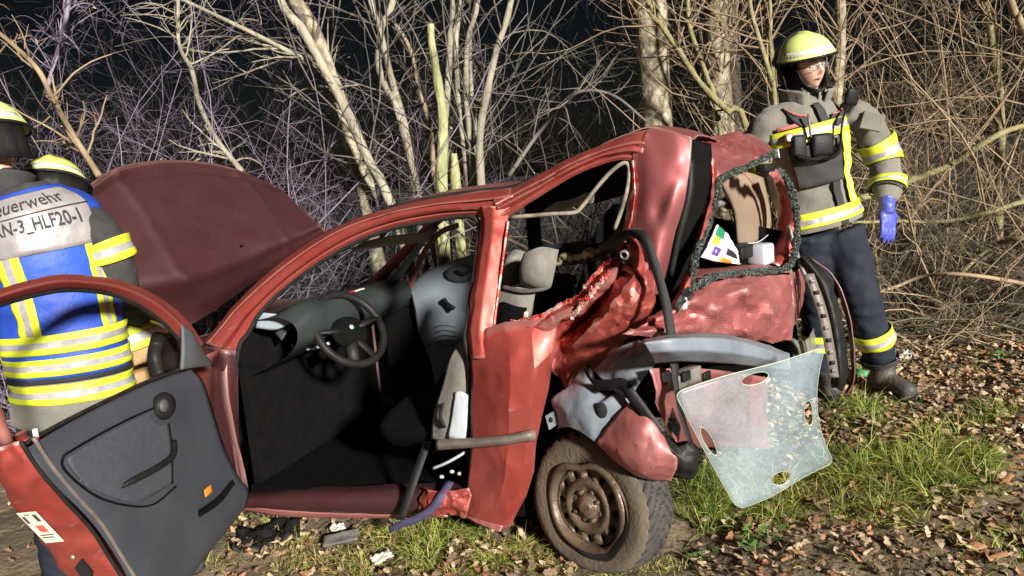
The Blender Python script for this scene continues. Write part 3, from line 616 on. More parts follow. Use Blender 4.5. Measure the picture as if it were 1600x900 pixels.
# small leafy weeds
for k, (px, py) in enumerate([(1170, 850), (1180, 868), (1095, 880), (1345, 588), (1560, 565), (1200, 845)]):
    c = G(px, py); mb = MB()
    for j in range(16):
        th = rng.uniform(0, 6.28); r0 = rng.uniform(.0, .05); q = c+np.array([r0*math.cos(th), r0*math.sin(th), rng.uniform(.01, .05)]); a = np.array([math.cos(th), math.sin(th), .3]); b = np.array([-math.sin(th), math.cos(th), .1]); s_ = rng.uniform(.012, .024)
        mb.add([q, q+a*s_+b*s_*.6, q+a*s_*1.9, q+a*s_-b*s_*.6], [(0, 1, 2, 3)])
    V, Fc = tube([c-np.array([0, 0, .02]), c+np.array([0, 0, .05])], .003, 5)
    we = empty('weed', c, 'small leafy green weed growing among fallen leaves', 'plant', 'weeds on the verge'); add_stuffed(mb.build('leaves', 'weed', we)); mk('stem', V, Fc, 'weed', we)
# ------------------------------------------------------------------ the wrecked car
CAR = empty('wrecked_car', C(.9, .7, float(gz(-.5, 3.8))), 'crushed dark red hatchback with its bonnet up and front door open', 'car')
def qs(L, t=None): return [Q(*p) if len(p) == 3 else Q(p[0], p[1], t) for p in L]
# --- A pillar and roof rail above the front door
outer = [(318, 536, .06), (345, 503, .08), (371, 471, .10), (433, 414, .14), (511, 362, .18), (593, 329, .21), (675, 311, .22), (741, 301, .22), (805, 293, .21)]
ridge = [(326, 538, .01), (350, 510, .03), (376, 480, .05), (440, 424, .09), (520, 369, .12), (598, 339, .14), (678, 323, .15), (741, 318, .15), (800, 312, .14)]
ridg2 = [(345, 545, .02), (366, 518, .04), (390, 487, .06), (453, 429, .10), (530, 378, .13), (603, 348, .15), (680, 332, .16), (738, 328, .15), (790, 326, .14)]
inner = [(372, 548, .05), (388, 520, .07), (412, 482, .09), (474, 428, .13), (544, 384, .16), (610, 358, .18), (680, 344, .19), (728, 338, .18), (775, 340, .16)]
def between(A, B, k, dt=0): return [(a[0]*(1-k)+b[0]*k, a[1]*(1-k)+b[1]*k, a[2]*(1-k)+b[2]*k+dt) for a, b in zip(A, B)]
patch('roof_rail', [qs(outer), qs(between(outer, ridge, .75, -.012)), qs(between(outer, ridge, .88, .022)), qs(between(outer, ridge, 1.0, -.004)), qs(between(ridge, ridg2, .5, -.010)), qs(between(ridge, ridg2, .9, -.006)), qs(between(ridg2, inner, .15, .018)), qs(between(ridg2, inner, .3, .0)), qs(inner)], 'red_paint', CAR, 41, 60, amp=.0015, scale=5, seed=2, sharp_u=True)
# door seal round the opening
ptube('door_seal', [Q(366, 760, .06), Q(364, 640, .05)]+qs(inner[:-1])+[Q(745, 344, .17), Q(748, 360, .17), Q(742, 420, .13), Q(731, 497, .06), Q(727, 530, .04), Q(734, 575, .04), Q(735, 660, .04), Q(732, 745, .05)], .011, 'black_rubber', CAR, 7, 70)
# --- roof skin
rn = [(593, 329, .21), (675, 311, .22), (741, 301, .22), (800, 294, .21), (840, 275, .20), (885, 250, .18), (935, 229, .17), (985, 209, .15), (1016, 201, .15), (1050, 206, .14), (1080, 216, .14)]
near = qs(rn); far = []; mid1 = []; mid2 = []
for k, p in enumerate(near):
    s, t, z = car(p); f = k/(len(near)-1)
    mid1.append(C(s-.03*f, .50, z+.030-.02*f)); mid2.append(C(s-.10*f, .85, z+.020-.10*f)); far.append(C(s-.18*f, 1.14, z-.035-.20*f))
patch('roof', [near, mid1, mid2, far], 'roof_sheen_paint', CAR, 40, 66, amp=.016, scale=3.2, seed=11, mask=lambda u, v: .15+1.3*max(0, v-.45))
ptube('roof_gutter', [p+np.array([0, 0, .006])+.02*ET for p in near[:5]], .009, 'black_rubber', CAR, 6, 30)
# --- rail above the rear side window
o2 = [(770, 312, .15), (800, 294, .205), (842, 273, .19), (887, 249, .175), (937, 228, .165), (987, 209, .145), (1012, 203, .14)]
r2 = [(776, 326, .11), (803, 312, .12), (848, 288, .12), (893, 262, .115), (942, 242, .11), (982, 235, .10), (1004, 238, .10)]
i2 = [(786, 342, .13), (800, 334, .14), (859, 297, .14), (908, 269, .135), (955, 253, .13), (980, 250, .12), (994, 258, .12)]
patch('window_rail', [qs(o2), qs(between(o2, r2, .6, -.004)), qs(between(o2, r2, .72, .016)), qs(between(o2, r2, .84, -.004)), qs(r2), qs(between(r2, i2, .4, .016)), qs(between(r2, i2, .6, .0)), qs(i2)], 'red_paint', CAR, 36, 50, amp=.003, scale=6, seed=4, sharp_u=True)
# --- B pillar
bl = [(744, 322, .16), (750, 345, .15), (748, 375, .145), (742, 423, .11), (734, 480, .06), (729, 525, .03), (735, 560, .02)]
bm = [(768, 322, .11), (770, 345, .11), (767, 375, .105), (760, 423, .075), (753, 480, .03), (749, 525, 0), (752, 560, -.01)]
br = [(796, 322, .14), (794, 345, .135), (790, 375, .13), (783, 423, .10), (775, 482, .055), (770, 518, .03), (775, 556, .0)]
patch('b_pillar', [qs(bl), qs([(a*.6+b*.4, c*.6+d*.4, (e+f)/2-.012) for (a, c, e), (b, d, f) in zip(bl, bm)]), qs(bm), qs(br)], 'red_paint', CAR, 22, 40, amp=.006, scale=9, seed=8, sharp_u=True)
# pinch weld, scraped to metal
ptube('pinch_weld', qs([(794, 345, .125), (787, 395, .105), (779, 455, .07), (772, 508, .03)]), .006, 'torn_metal', CAR, 5, 30)
# --- side panel below the B pillar, folded and bulging outwards
pc = [[(735, 545, .02), (762, 512, .01), (790, 504, .02), (830, 500, .03), (872, 492, .05)],
      [(737, 590, .01), (765, 585, -.03), (800, 580, -.06), (835, 575, -.05), (866, 545, .03)],
      [(736, 640, .01), (763, 640, -.035), (795, 640, -.075), (830, 635, -.06), (856, 610, .03)],
      [(737, 690, .0), (765, 692, -.04), (795, 695, -.055), (822, 695, -.05), (838, 690, .0)],
      [(733, 740, .0), (758, 745, -.02), (788, 748, -.06), (815, 745, -.045), (834, 735, .02)],
      [(727, 785, .01), (750, 795, -.02), (775, 800, -.03), (800, 795, -.04), (822, 775, .02)],
      [(722, 806, .02), (742, 815, -.005), (762, 822, -.015), (780, 829, -.02), (796, 824, .0)]]
pan = patch('side_panel', [qs(r) for r in pc], 'red_paint', CAR, 37, 29, amp=.010, scale=6, seed=21, ridged='fold', sharp_u=True, sharp_v=True, crease=9, mask=lambda u, v: .25+.75*min(1, 4*v*(1-v))+.6*max(0, u-.6))
mk('paint_scrape', crumple(surf([qs([(742, 815, -.022), (762, 824, -.032), (782, 831, -.036)]), qs([(726, 805, -.004), (748, 812, -.02), (785, 822, -.035)])], 6, 20), .003, 20, 3).reshape(-1, 3), gridfaces(6, 20), 'glare_pink_paint', pan, solid=.002)
# rubbing strip torn loose and sticking into the door opening
patch('rubbing_strip', [qs([(682, 688, -.035), (735, 686, -.06), (785, 682, -.10), (822, 675, -.10), (834, 672, -.07)]), qs([(682, 695, -.055), (735, 692, -.08), (785, 688, -.12), (822, 681, -.12), (836, 680, -.09)]), qs([(682, 702, -.035), (735, 698, -.06), (785, 694, -.10), (822, 688, -.10), (834, 688, -.07)])], 'strip_plastic', CAR, 10, 40, solid=.012)
# --- sill
sc = [[(378, 770, .10), (480, 762, .10), (600, 757, .10), (735, 752, .10)], [(378, 776, .03), (480, 770, .03), (600, 768, .03), (735, 765, .03)], [(376, 784, .0), (480, 784, .0), (600, 785, .0), (735, 784, .0)], [(378, 792, .02), (480, 797, .02), (600, 801, .02), (730, 803, .02)], [(384, 794, .10), (480, 799, .10), (600, 803, .10), (730, 806, .10)]]
patch('sill', [qs(r) for r in sc], 'dark_red_paint', CAR, 24, 40, amp=.004, scale=5, seed=5)
patch('sill_flange', [qs([(376, 786, .02), (430, 796, .02), (560, 803, .02), (700, 805, .02)]), qs([(378, 795, .03), (440, 806, .03), (560, 809, .03), (700, 808, .03)])], 'glare_pink_paint', CAR, 4, 30, amp=.003, scale=12)
# crushed sill end by the panel
patch('sill_end', [qs([(660, 762, .0), (690, 768, -.03), (732, 762, -.02)]), qs([(655, 785, -.01), (695, 785, -.05), (735, 780, -.04)]), qs([(655, 803, .0), (695, 806, -.02), (728, 808, -.01)])], 'red_paint', CAR, 18, 22, amp=.022, scale=14, seed=9, ridged='fold', crease=14)
# --- hinge pillar and scuttle
patch('hinge_pillar', [qs([(318, 536, .06), (330, 600, .05), (352, 700, .05), (376, 795, .04)]), qs([(345, 545, .0), (352, 610, .0), (365, 700, .0), (382, 795, .01)]), qs([(372, 548, .05), (372, 620, .06), (376, 700, .08), (392, 790, .10)])], 'dark_red_paint', CAR, 14, 26)
# --- front wing, bonnet slam area (mostly behind the door and the rescuers)
wing = []
for s_, zt, bul in [(1.60, .80, .0), (1.85, .77, -.02), (2.1, .73, -.03), (2.35, .66, -.02), (2.55, .56, .05)]:
    wing.append([C(s_, .22, zt+.01), C(s_, .07, zt-.02), C(s_, bul+.01, zt-.12), C(s_, bul-.01, zt-.35), C(s_, .03, .06)])
patch('front_wing', wing, 'dark_red_paint', CAR, 26, 22, amp=.006, scale=4, seed=31)
patch('front_panel', [[C(2.55, .05, .56), C(2.62, .35, .60), C(2.64, .7, .61), C(2.62, 1.05, .60), C(2.55, 1.32, .56)], [C(2.58, .06, .3), C(2.68, .35, .32), C(2.7, .7, .32), C(2.68, 1.05, .32), C(2.58, 1.32, .3)], [C(2.55, .08, .02), C(2.66, .35, .02), C(2.68, .7, .02), C(2.66, 1.05, .02), C(2.55, 1.32, .02)]], 'dark_red_paint', CAR, 14, 30)
patch('far_wing', [[C(s_, 1.36, z_) for z_ in (.06, .4, .76)] for s_ in (1.6, 1.9, 2.2, 2.55)], 'dark_red_paint', CAR, 12, 12)
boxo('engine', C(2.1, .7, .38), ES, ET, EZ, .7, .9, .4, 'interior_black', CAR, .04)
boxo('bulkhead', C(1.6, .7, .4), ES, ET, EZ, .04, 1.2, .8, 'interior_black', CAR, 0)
# bonnet thrown up
hrow = [[(134, 296, 3.80), (190, 262, 4.05), (272, 252, 4.38), (352, 261, 4.68), (420, 287, 4.95)],
        [(150, 345, 3.80), (225, 312, 4.06), (310, 296, 4.38), (385, 297, 4.66), (447, 306, 4.92)],
        [(168, 395, 3.76), (255, 368, 4.00), (340, 347, 4.30), (415, 334, 4.58), (470, 330, 4.86)],
        [(196, 442, 3.70), (285, 425, 3.92), (368, 396, 4.24), (437, 368, 4.50), (493, 350, 4.78)],
        [(243, 484, 3.86), (315, 464, 4.06), (385, 428, 4.32), (450, 393, 4.54), (504, 358, 4.80)],
        [(296, 508, 4.02), (335, 486, 4.20), (392, 446, 4.42), (455, 410, 4.62), (511, 364, 4.84)]]
hg = crumple(surf([[P(*q) for q in r] for r in hrow], 52, 72), .010, 2.6, 14, False)
nrm = np.cross(np.gradient(hg, axis=0), np.gradient(hg, axis=1)); nrm /= np.linalg.norm(nrm, axis=2, keepdims=True); vv_ = np.linspace(0, 1, 72)[None, :, None]; uu_ = np.linspace(0, 1, 52)[:, None, None]
if nrm[26, 36, 1] > 0: nrm = -nrm
hg = hg+nrm*(.007*np.exp(-((vv_-.20-.06*uu_)/.022)**2)+.007*np.exp(-((vv_-.80+.06*uu_)/.022)**2)+.014*np.exp(-((uu_-.62-.05*vv_)/.05)**2)-.018*np.exp(-((uu_-.07)/.02)**2))
hood = mk('bonnet', hg.reshape(-1, 3), gridfaces(52, 72), 'dark_red_paint', CAR, solid=.012)
ptube('bonnet_hem', [P(*q)-np.array([0, .012, 0]) for q in hrow[0]]+[P(*r[-1])-np.array([0, .01, 0]) for r in hrow[1:]], .008, 'dark_red_paint', hood, 7, 50)
ptube('bonnet_hem', [P(*r[0])-np.array([0, .01, 0]) for r in hrow], .008, 'dark_red_paint', hood, 7, 30)
False and ptube('bonnet_rib', [P(*q)+.012*unit([.3, -.9, .3]) for q in [(225, 312, 4.05), (300, 300, 4.33), (385, 318, 4.62), (455, 348, 4.80), (505, 362, 4.74)]], .006, 'dark_red_paint', hood, 6, 30, flat=.5)
for (a, b, c_) in [(455, 341, 4.74), (378, 383, 4.26)]:
    V, Fc = ellipsoid(P(a, b, c_), R0, U0, F, .011, .008, .012, 8, 10); mk('washer_nozzle', V, Fc, 'black_plastic', hood)
# --- windscreen with far pillar
wb = [Q(330, 528, .07), C(1.60, .7, .86), C(1.55, 1.3, .86)]; wt = [Q(593, 332, .22), C(.80, .68, 1.36), C(.84, 1.14, 1.30)]
patch('windscreen', [wb, [(a+b)/2+np.array([0, 0, .02]) for a, b in zip(wb, wt)], wt], 'windscreen_glass', CAR, 10, 16, solid=.004)
ptube('a_pillar', [C(1.55, 1.32, .84), C(1.25, 1.27, 1.06), C(.98, 1.20, 1.24), C(.80, 1.15, 1.31), C(.4, 1.14, 1.34), C(0, 1.14, 1.35)], [.035, .03, .03, .03, .03, .03], 'red_paint', CAR, 8, 40)
ptube('pillar_trim', [Q(604, 447, 1.24), Q(625, 425, 1.22), Q(655, 385, 1.18), Q(680, 355, 1.14)], [.055, .04, .03, .03], 'far_trim', CAR, 8, 20, flat=.5)
ptube('far_b_pillar', [C(.42, 1.15, 1.33), C(.45, 1.25, .9), C(.45, 1.32, .5), C(.45, 1.34, 0)], .04, 'interior_black', CAR, 8, 20)
ptube('far_c_pillar', [C(-.25, 1.13, 1.30), C(-.42, 1.20, 1.05), C(-.55, 1.25, .8)], [.05, .06, .08], 'interior_black', CAR, 8, 20)
# sun visors
for nm, L in [('sun_visor', [[(548, 385, .62), (600, 371, .8), (671, 362, 1.02)], [(552, 392, .60), (604, 384, .78), (666, 378, 1.0)]])]:
    patch(nm, [qs(r) for r in L], 'cream', CAR, 6, 16, solid=.014)
# headliner
patch('headliner', [[p-np.array([0, 0, .045])+.05*ET for p in near[:8]], [p-np.array([0, 0, .045]) for p in mid1[:8]], [p-np.array([0, 0, .045]) for p in far[:8]]], 'interior_black', CAR, 10, 30)
# --- dashboard
prof = [(1.55, .86), (1.45, .875), (1.36, .88), (1.29, .86), (1.26, .82), (1.27, .76), (1.33, .70), (1.45, .64), (1.56, .60)]
dash = []
for t_ in (.10, .22, .36, .52, .68, .85, 1.05, 1.26):
    k = .045 if .2 < t_ < .55 else 0
    dash.append([C(s_-(.03 if .2 < t_ < .55 and z_ > .7 else 0), t_, z_+(k if 1.2 < s_ < 1.40 and z_ > .8 else 0)) for s_, z_ in prof])
dash = patch('dashboard', dash, 'dash_black', CAR, 60, 50, solid=0)
# binnacle hood, vents, stalks
patch('instrument_hood', [qs([(430, 520, .24), (445, 498, .27), (478, 486, .34), (505, 490, .44)]), qs([(440, 532, .22), (455, 512, .25), (484, 500, .32), (507, 503, .43)])], 'grey_trim', dash, 8, 20, solid=.01)
boxo('airbag_label', C(1.34, .80, .889), ES, ET, EZ, .022, .10, .004, 'label_white', dash, 0); boxo('airbag_label', C(1.34, .74, .8905), ES, ET, EZ, .023, .025, .004, 'label_red', dash, 0)
patch('vent_reflection', [qs([(405, 488, .13), (455, 492, .2), (480, 487, .24)]), qs([(400, 512, .12), (430, 515, .17), (455, 505, .2)])], 'far_trim', dash, 8, 12, solid=.006)  # pale vent whose colour also stands in for the windscreen reflection
ptube('stalk', qs([(455, 540, .30), (485, 545, .33), (515, 536, .37)]), .008, 'pale_plastic', dash, 6, 12)
# steering wheel
SW = Q(546, 514, .40); ax = unit(-ES*.80-ET*.28+EZ*.52); sa = unit(np.cross(EZ, ax)); sb = np.cross(ax, sa)
rimp = [SW+.192*(sa*math.cos(a)+sb*math.sin(a)) for a in np.linspace(0, 2*math.pi, 41)]
sw = ptube('steering_wheel', rimp, .0205, 'black_plastic', CAR, 10, 0)
V, Fc = ellipsoid(SW-.012*ax-.012*sb, sa, sb, ax, .105, .085, .035, 12, 20); mk('wheel_hub', V, Fc, 'interior_black', sw)
for a in (.12, math.pi-.12, -math.pi/2-.35, -math.pi/2+.35):
    e_ = SW+.186*(sa*math.cos(a)+sb*math.sin(a)); V, Fc = tube([SW-.008*ax+(e_-SW)*.25, (SW+e_)/2-.008*ax, e_], [.034, .032, .026], 8, True, .45); mk('wheel_spoke', V, Fc, 'black_plastic', sw)
V, Fc = revolve([(.0005, .026), (.012, .025), (.013, .02)], SW+.0*ax, ax, sb, 14); mk('hub_badge', V, Fc, 'badge_teal', sw)
ptube('steering_column', [SW-.01*ax, SW-.30*ax], .035, 'interior_black', CAR, 8, 6)
# --- far door with its trim
fd = [qs([(640, 452, 1.30), (660, 428, 1.30), (700, 411, 1.30), (760, 390, 1.30)]), qs([(648, 480, 1.27), (672, 465, 1.26), (705, 450, 1.25), (760, 430, 1.25)]), qs([(655, 520, 1.28), (672, 505, 1.27), (705, 495, 1.26), (760, 480, 1.26)]), qs([(672, 560, 1.3), (685, 552, 1.29), (715, 540, 1.28), (760, 530, 1.28)]), qs([(685, 620, 1.31), (700, 620, 1.3), (720, 610, 1.3), (760, 600, 1.3)])]
fdo = patch('far_door', fd, 'far_trim', CAR, 30, 24, solid=.012)
V, Fc = ellipsoid(Q(720, 428, 1.245), ES, EZ, ET, .10, .055, .02, 10, 18); mk('pull_or_shade_bar', V, Fc, 'grey_trim_dark', fdo)
ptube('door_handle', qs([(712, 424, 1.215), (724, 428, 1.21), (733, 424, 1.215)]), .009, 'black_plastic', fdo, 6, 10)
ptube('window_crank', qs([(693, 469, 1.225), (700, 475, 1.21), (709, 482, 1.20)]), [.018, .011, .014], 'black_plastic', fdo, 8, 12)
for k in range(5): ptube('speaker_slot', qs([(678+k*1.5, 512+k*8, 1.265), (694, 508+k*8, 1.26), (712, 512+k*7, 1.262)]), .003, 'grey_trim_dark', fdo, 5, 12)
ptube('far_window_frame', qs([(640, 452, 1.29), (652, 420, 1.27), (668, 385, 1.22), (690, 362, 1.18), (715, 352, 1.16)]), .016, 'red_paint', CAR, 8, 24)
# --- cabin floor, seats
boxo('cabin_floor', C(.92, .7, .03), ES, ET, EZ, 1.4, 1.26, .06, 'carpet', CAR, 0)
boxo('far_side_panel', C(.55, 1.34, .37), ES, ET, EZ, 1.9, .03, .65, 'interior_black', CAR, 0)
def seat(t0, s0, mback, nm='front_seat'):
    base = [[C(s0+.46-.46*u_, t0+v_*.24, .30+.05*(1-abs(v_)**3)-.05*u_) for v_ in (-1, -.6, 0, .6, 1)] for u_ in (0, .35, .7, 1)]
    e = patch(nm, base, 'carpet', CAR, 14, 14, solid=.14)
    bk = [[C(s0-.02-.16*u_, t0+v_*(.25-.07*u_**2), .26+.62*u_)-.04*(1-abs(v_))*ES for v_ in (-1, -.6, 0, .6, 1)] for u_ in (0, .3, .65, 1)]
    patch('backrest', bk, mback, e, 18, 14, solid=.12); return e
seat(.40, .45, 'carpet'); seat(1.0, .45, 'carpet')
# plastic shell of the driver backrest with recliner, beside the pillar
sh = patch('seat_shell', [qs([(722, 532, .10), (734, 545, .08), (745, 560, .08)]), qs([(704, 560, .09), (720, 575, .055), (738, 590, .06)]), qs([(693, 600, .09), (712, 615, .05), (738, 625, .055)]), qs([(678, 650, .09), (700, 662, .05), (736, 668, .055)]), qs([(675, 685, .10), (700, 696, .06), (736, 700, .06)])], 'taupe_fabric', CAR, 26, 16, solid=.01)
patch('recliner_plate', [qs([(712, 612, .035), (722, 612, .03), (733, 618, .035)]), qs([(706, 650, .03), (718, 652, .025), (731, 655, .03)]), qs([(700, 684, .035), (714, 688, .03), (727, 690, .035)])], 'pale_plastic', sh, 10, 10, amp=.003, scale=30)
ptube('recliner_lever', qs([(692, 630, .04), (688, 650, .03), (695, 668, .035)]), .008, 'black_plastic', sh, 6, 12)
ptube('seat_rail', qs([(676, 732, .06), (700, 722, .04), (728, 706, .05)]), .007, 'pale_plastic', sh, 6, 12)
for (a, b) in [(718, 740), (690, 745), (706, 737)]:
    V, Fc = ellipsoid(Q(a, b, .06), ES, ET, EZ, .012, .01, .008, 6, 8); mk('bracket', V, Fc, 'white_scrap', sh)
# --- rear seat with headrests in the side window
rs = patch('rear_seat', [qs([(783, 452, .36), (812, 450, .32), (838, 452, .34)]), qs([(785, 475, .34), (812, 476, .30), (832, 474, .32)]), qs([(786, 505, .34), (810, 508, .30), (826, 505, .32)])], 'taupe_fabric', CAR, 14, 14, solid=.06)
def cushion(nm, pts, th, m, parent):
    g = surf(pts, 14, 14); n = unit(np.cross(g[-1, 0]-g[0, 0], g[0, -1]-g[0, 0])); mb = MB(); uu, vv = np.meshgrid(np.linspace(-1, 1, 14), np.linspace(-1, 1, 14), indexing='ij')
    prof_ = (np.clip(1-uu**4, 0, 1)*np.clip(1-vv**4, 0, 1))**.5*th/2
    a = g+n*prof_[..., None]; b = g-n*prof_[..., None]; mb.add(a.reshape(-1, 3), gridfaces(14, 14)); mb.add(b.reshape(-1, 3), [f[::-1] for f in gridfaces(14, 14)])
    return mb.build(nm, m, parent)
cushion('headrest', [qs([(818, 396, .33), (845, 386, .32), (873, 390, .34)]), qs([(811, 420, .31), (840, 414, .28), (868, 418, .31)]), qs([(813, 447, .31), (838, 450, .29), (862, 447, .31)])], .12, 'taupe_fabric', rs)
cushion('headrest', [qs([(791, 398, .50), (806, 390, .50), (824, 395, .52)]), qs([(784, 420, .49), (800, 416, .48), (816, 420, .50)]), qs([(783, 446, .49), (797, 448, .48), (812, 442, .5)])], .10, 'taupe_fabric', rs)
ptube('seat_ledge', qs([(785, 448, .32), (815, 455, .27), (846, 452, .28), (858, 447, .31)]), .016, 'taupe_dark', rs, 8, 14, flat=.6)
boxo('seat_latch', Q(820, 493, .27), ES, ET, EZ, .03, .02, .035, 'white_scrap', rs, .004)
patch('parcel_shelf', [qs([(868, 392, .62), (905, 386, .55), (945, 378, .45), (975, 345, .32)]), qs([(865, 402, .55), (905, 402, .46), (945, 395, .36), (985, 362, .22)]), qs([(872, 415, .52), (905, 412, .42), (942, 404, .30), (985, 378, .18)])], 'taupe_dark', CAR, 16, 30, amp=.006, scale=9, seed=3, solid=.012)
patch('parcel_shelf_panel', [qs([(850, 385, .9), (905, 378, .8), (930, 372, .7)]), qs([(858, 396, .75), (905, 394, .65), (935, 388, .55)])], 'grey_trim', CAR, 8, 16, solid=.01)
fo = [Q(866, 411, .50), Q(878, 402, .48), Q(892, 404, .46), Q(906, 403, .44), Q(918, 396, .42), Q(934, 390, .38)]
ptube('torn_foam', [p+rng.normal(0, .006, 3) for p in crom(fo, 16)], .009+np.abs(rng.normal(0, .006, 16)), 'foam', CAR, 7, 40)
V, Fc = ellipsoid(Q(924, 398, .40), ES, ET, EZ, .04, .03, .025, 12, 16); V = [v+np.array([vn(v, 30, 1), vn(v, 30, 2), vn(v, 30, 3)])*.022 for v in V]; mk('torn_foam', V, Fc, 'foam', CAR)
# cream far side trim and loose window gasket
patch('far_headlining', [qs([(842, 335, .95), (868, 316, .93), (900, 303, .9), (930, 300, .85)]), qs([(846, 341, .95), (870, 332, .92), (900, 322, .9), (926, 318, .86)])], 'cream', CAR, 8, 18, solid=.01)
ptube('far_rail', qs([(836, 330, 1.1), (870, 308, 1.1), (910, 285, 1.08), (950, 275, 1.0)]), .03, 'interior_black', CAR, 8, 14)
ptube('window_gasket', qs([(798, 340, .13), (830, 337, .12), (868, 334, .11), (898, 332, .11), (910, 322, .11), (930, 296, .12), (955, 268, .12), (974, 255, .12), (983, 262, .12), (981, 290, .12), (972, 325, .13), (960, 358, .15)]), .0085, 'gasket', CAR, 7, 60)
ptube('window_gasket', qs([(796, 342, .15), (783, 416, .12), (774, 488, .07)]), .009, 'black_rubber', CAR, 7, 30)
# --- C pillar
cp = [[(988, 243, .11), (1005, 215, .12), (1016, 201, .14), (1050, 205, .13), (1081, 217, .13)],
      [(992, 270, .11), (1012, 258, .085), (1035, 250, .085), (1060, 246, .09), (1079, 250, .11)],
      [(993, 300, .11), (1012, 295, .08), (1035, 288, .075), (1058, 280, .085), (1074, 284, .10)],
      [(990, 330, .115), (1010, 328, .08), (1030, 326, .085), (1050, 315, .065), (1068, 318, .10)],
      [(986, 356, .12), (1008, 362, .085), (1026, 364, .065), (1042, 360, .075), (1056, 358, .11)],
      [(998, 385, .11), (1012, 400, .08), (1024, 408, .06), (1036, 405, .08), (1046, 402, .12)],
      [(1008, 420, .10), (1016, 440, .07), (1022, 455, .06), (1026, 460, .10), (1032, 455, .16)]]
patch('c_pillar', [qs(r) for r in cp], 'roof_sheen_paint', CAR, 56, 40, amp=.0022, scale=6, seed=17)
patch('window_flange', [qs([(990, 250, .10), (993, 300, .10), (988, 340, .11), (981, 362, .12)]), qs([(980, 256, .15), (982, 300, .15), (978, 335, .16), (973, 362, .17)])], 'torn_metal', CAR, 6, 24, amp=.004, scale=20)
# black backing put in for the darkness of the torn gap, and a bracket
patch('gap_backing', [qs([(1070, 215, .30), (1066, 290, .28), (1045, 380, .26), (1020, 490, .24)]), qs([(1110, 225, .40), (1108, 290, .34), (1080, 400, .3), (1055, 490, .28)])], 'interior_black', CAR, 10, 24, amp=.01, scale=9)
ptube('inner_bracket', qs([(1078, 250, .25), (1076, 300, .22), (1060, 370, .2), (1048, 430, .2)]), [.018, .02, .015, .012], 'black_plastic', CAR, 6, 20)
# --- crushed rear quarter: folds running up to the pillar foot
qf = [[(800, 506, .05), (838, 499, .06), (872, 482, .08), (905, 466, .08), (930, 432, .09), (954, 406, .10), (976, 372, .12)],
      [(812, 512, .01), (850, 508, .02), (882, 492, .02), (915, 478, .03), (942, 446, .03), (966, 416, .05), (982, 384, .09)],
      [(838, 545, .02), (872, 530, .13), (898, 512, .17), (922, 490, .17), (948, 456, .14), (970, 428, .10), (988, 392, .08)],
      [(862, 580, .05), (884, 556, .05), (908, 530, .0), (936, 500, -.05), (965, 464, -.05), (990, 436, -.02), (1000, 402, .05)],
      [(878, 600, .06), (896, 578, .05), (920, 550, .02), (950, 520, -.03), (980, 486, -.05), (1002, 452, -.03), (1010, 412, .04)],
      [(890, 612, .08), (905, 592, .10), (928, 566, .10), (960, 535, .05), (992, 505, .02), (1012, 474, .03), (1017, 422, .06)],
      [(900, 612, .14), (915, 596, .16), (938, 574, .17), (968, 546, .13), (1000, 518, .10), (1020, 486, .10), (1022, 430, .10)]]
patch('rear_quarter', [qs(r) for r in qf], 'red_paint', CAR, 43, 49, amp=.026, scale=10, seed=41, ridged='fold', sharp_u=True, crease=14)
for k, L in enumerate([[(800, 503, .03), (838, 497, .045), (872, 480, .055), (905, 464, .05), (912, 452, .05), (930, 430, .06), (955, 404, .07)], [(905, 470, .0), (918, 468, -.01), (930, 452, .0), (940, 440, .0), (952, 424, .02)], [(892, 495, .03), (905, 482, .01), (920, 462, .0), (930, 446, .01)]]):
    pts = crom(qs(L), 46)+rng.normal(0, .003, (46, 3)); up_ = pts+np.array([-.004, -.010, .007])+np.abs(rng.normal(0, .003, (46, 1)))*np.array([.2, -.5, 1.2]); g_ = np.stack([pts-EZ*.010, pts, up_], 1); mk('torn_edge', g_.reshape(-1, 3), gridfaces(46, 3), 'torn_metal', CAR, smooth=False, solid=.003)
patch('pillar_shard', [qs([(985, 362, .06), (992, 366, .05), (996, 372, .06)]), qs([(982, 400, .05), (995, 400, .0), (1006, 408, .04)]), qs([(970, 420, .05), (990, 430, -.01), (1006, 440, .03)])], 'red_paint', CAR, 14, 12, amp=.008, scale=14)
ptube('wiring', [p+rng.normal(0, .008, 3) for p in crom(qs([(948, 396, .06), (962, 402, .03), (972, 396, .03), (980, 408, .02), (986, 416, .02)]), 9)], .005, 'black_plastic', CAR, 5, 30)
V, Fc = revolve([(.012, 0), (.019, .004), (.019, .012), (.012, .014)], Q(976, 398, .0), -ET, EZ, 16); mk('belt_ring', V, Fc, 'debris_grey', CAR)
# rear seat belt thrown out over the bodywork
bt = [Q(955, 382, .14), Q(972, 366, .09), Q(988, 359, .03), Q(1004, 366, -.03), Q(1017, 395, -.07), Q(1030, 436, -.10), Q(1042, 482, -.13), Q(1051, 545, -.17), Q(1057, 598, -.18), Q(1066, 650, -.17), Q(1080, 694, -.15)]
ribbon('seat_belt', bt, [ET*.9+ES*.1, ET*.6-ES*.4, ET*.3-ES*.8, -ES*.9+EZ*.3, -ES*.9+EZ*.2, -ES, -ES*.9+ET*.2, -ES*.8+ET*.5, -ES*.6+ET*.8, -ES*.35+ET, -ES*.3+ET], .034, 'belt', CAR, 50)
patch('belt_cover', [qs([(935, 385, .20), (960, 372, .12), (985, 357, .05), (1005, 360, .0), (1016, 378, -.02)]), qs([(935, 395, .17), (962, 386, .09), (984, 372, .01), (1003, 380, -.04), (1022, 408, -.06)])], 'taupe_dark', CAR, 10, 26, amp=.004, scale=16, solid=.006)
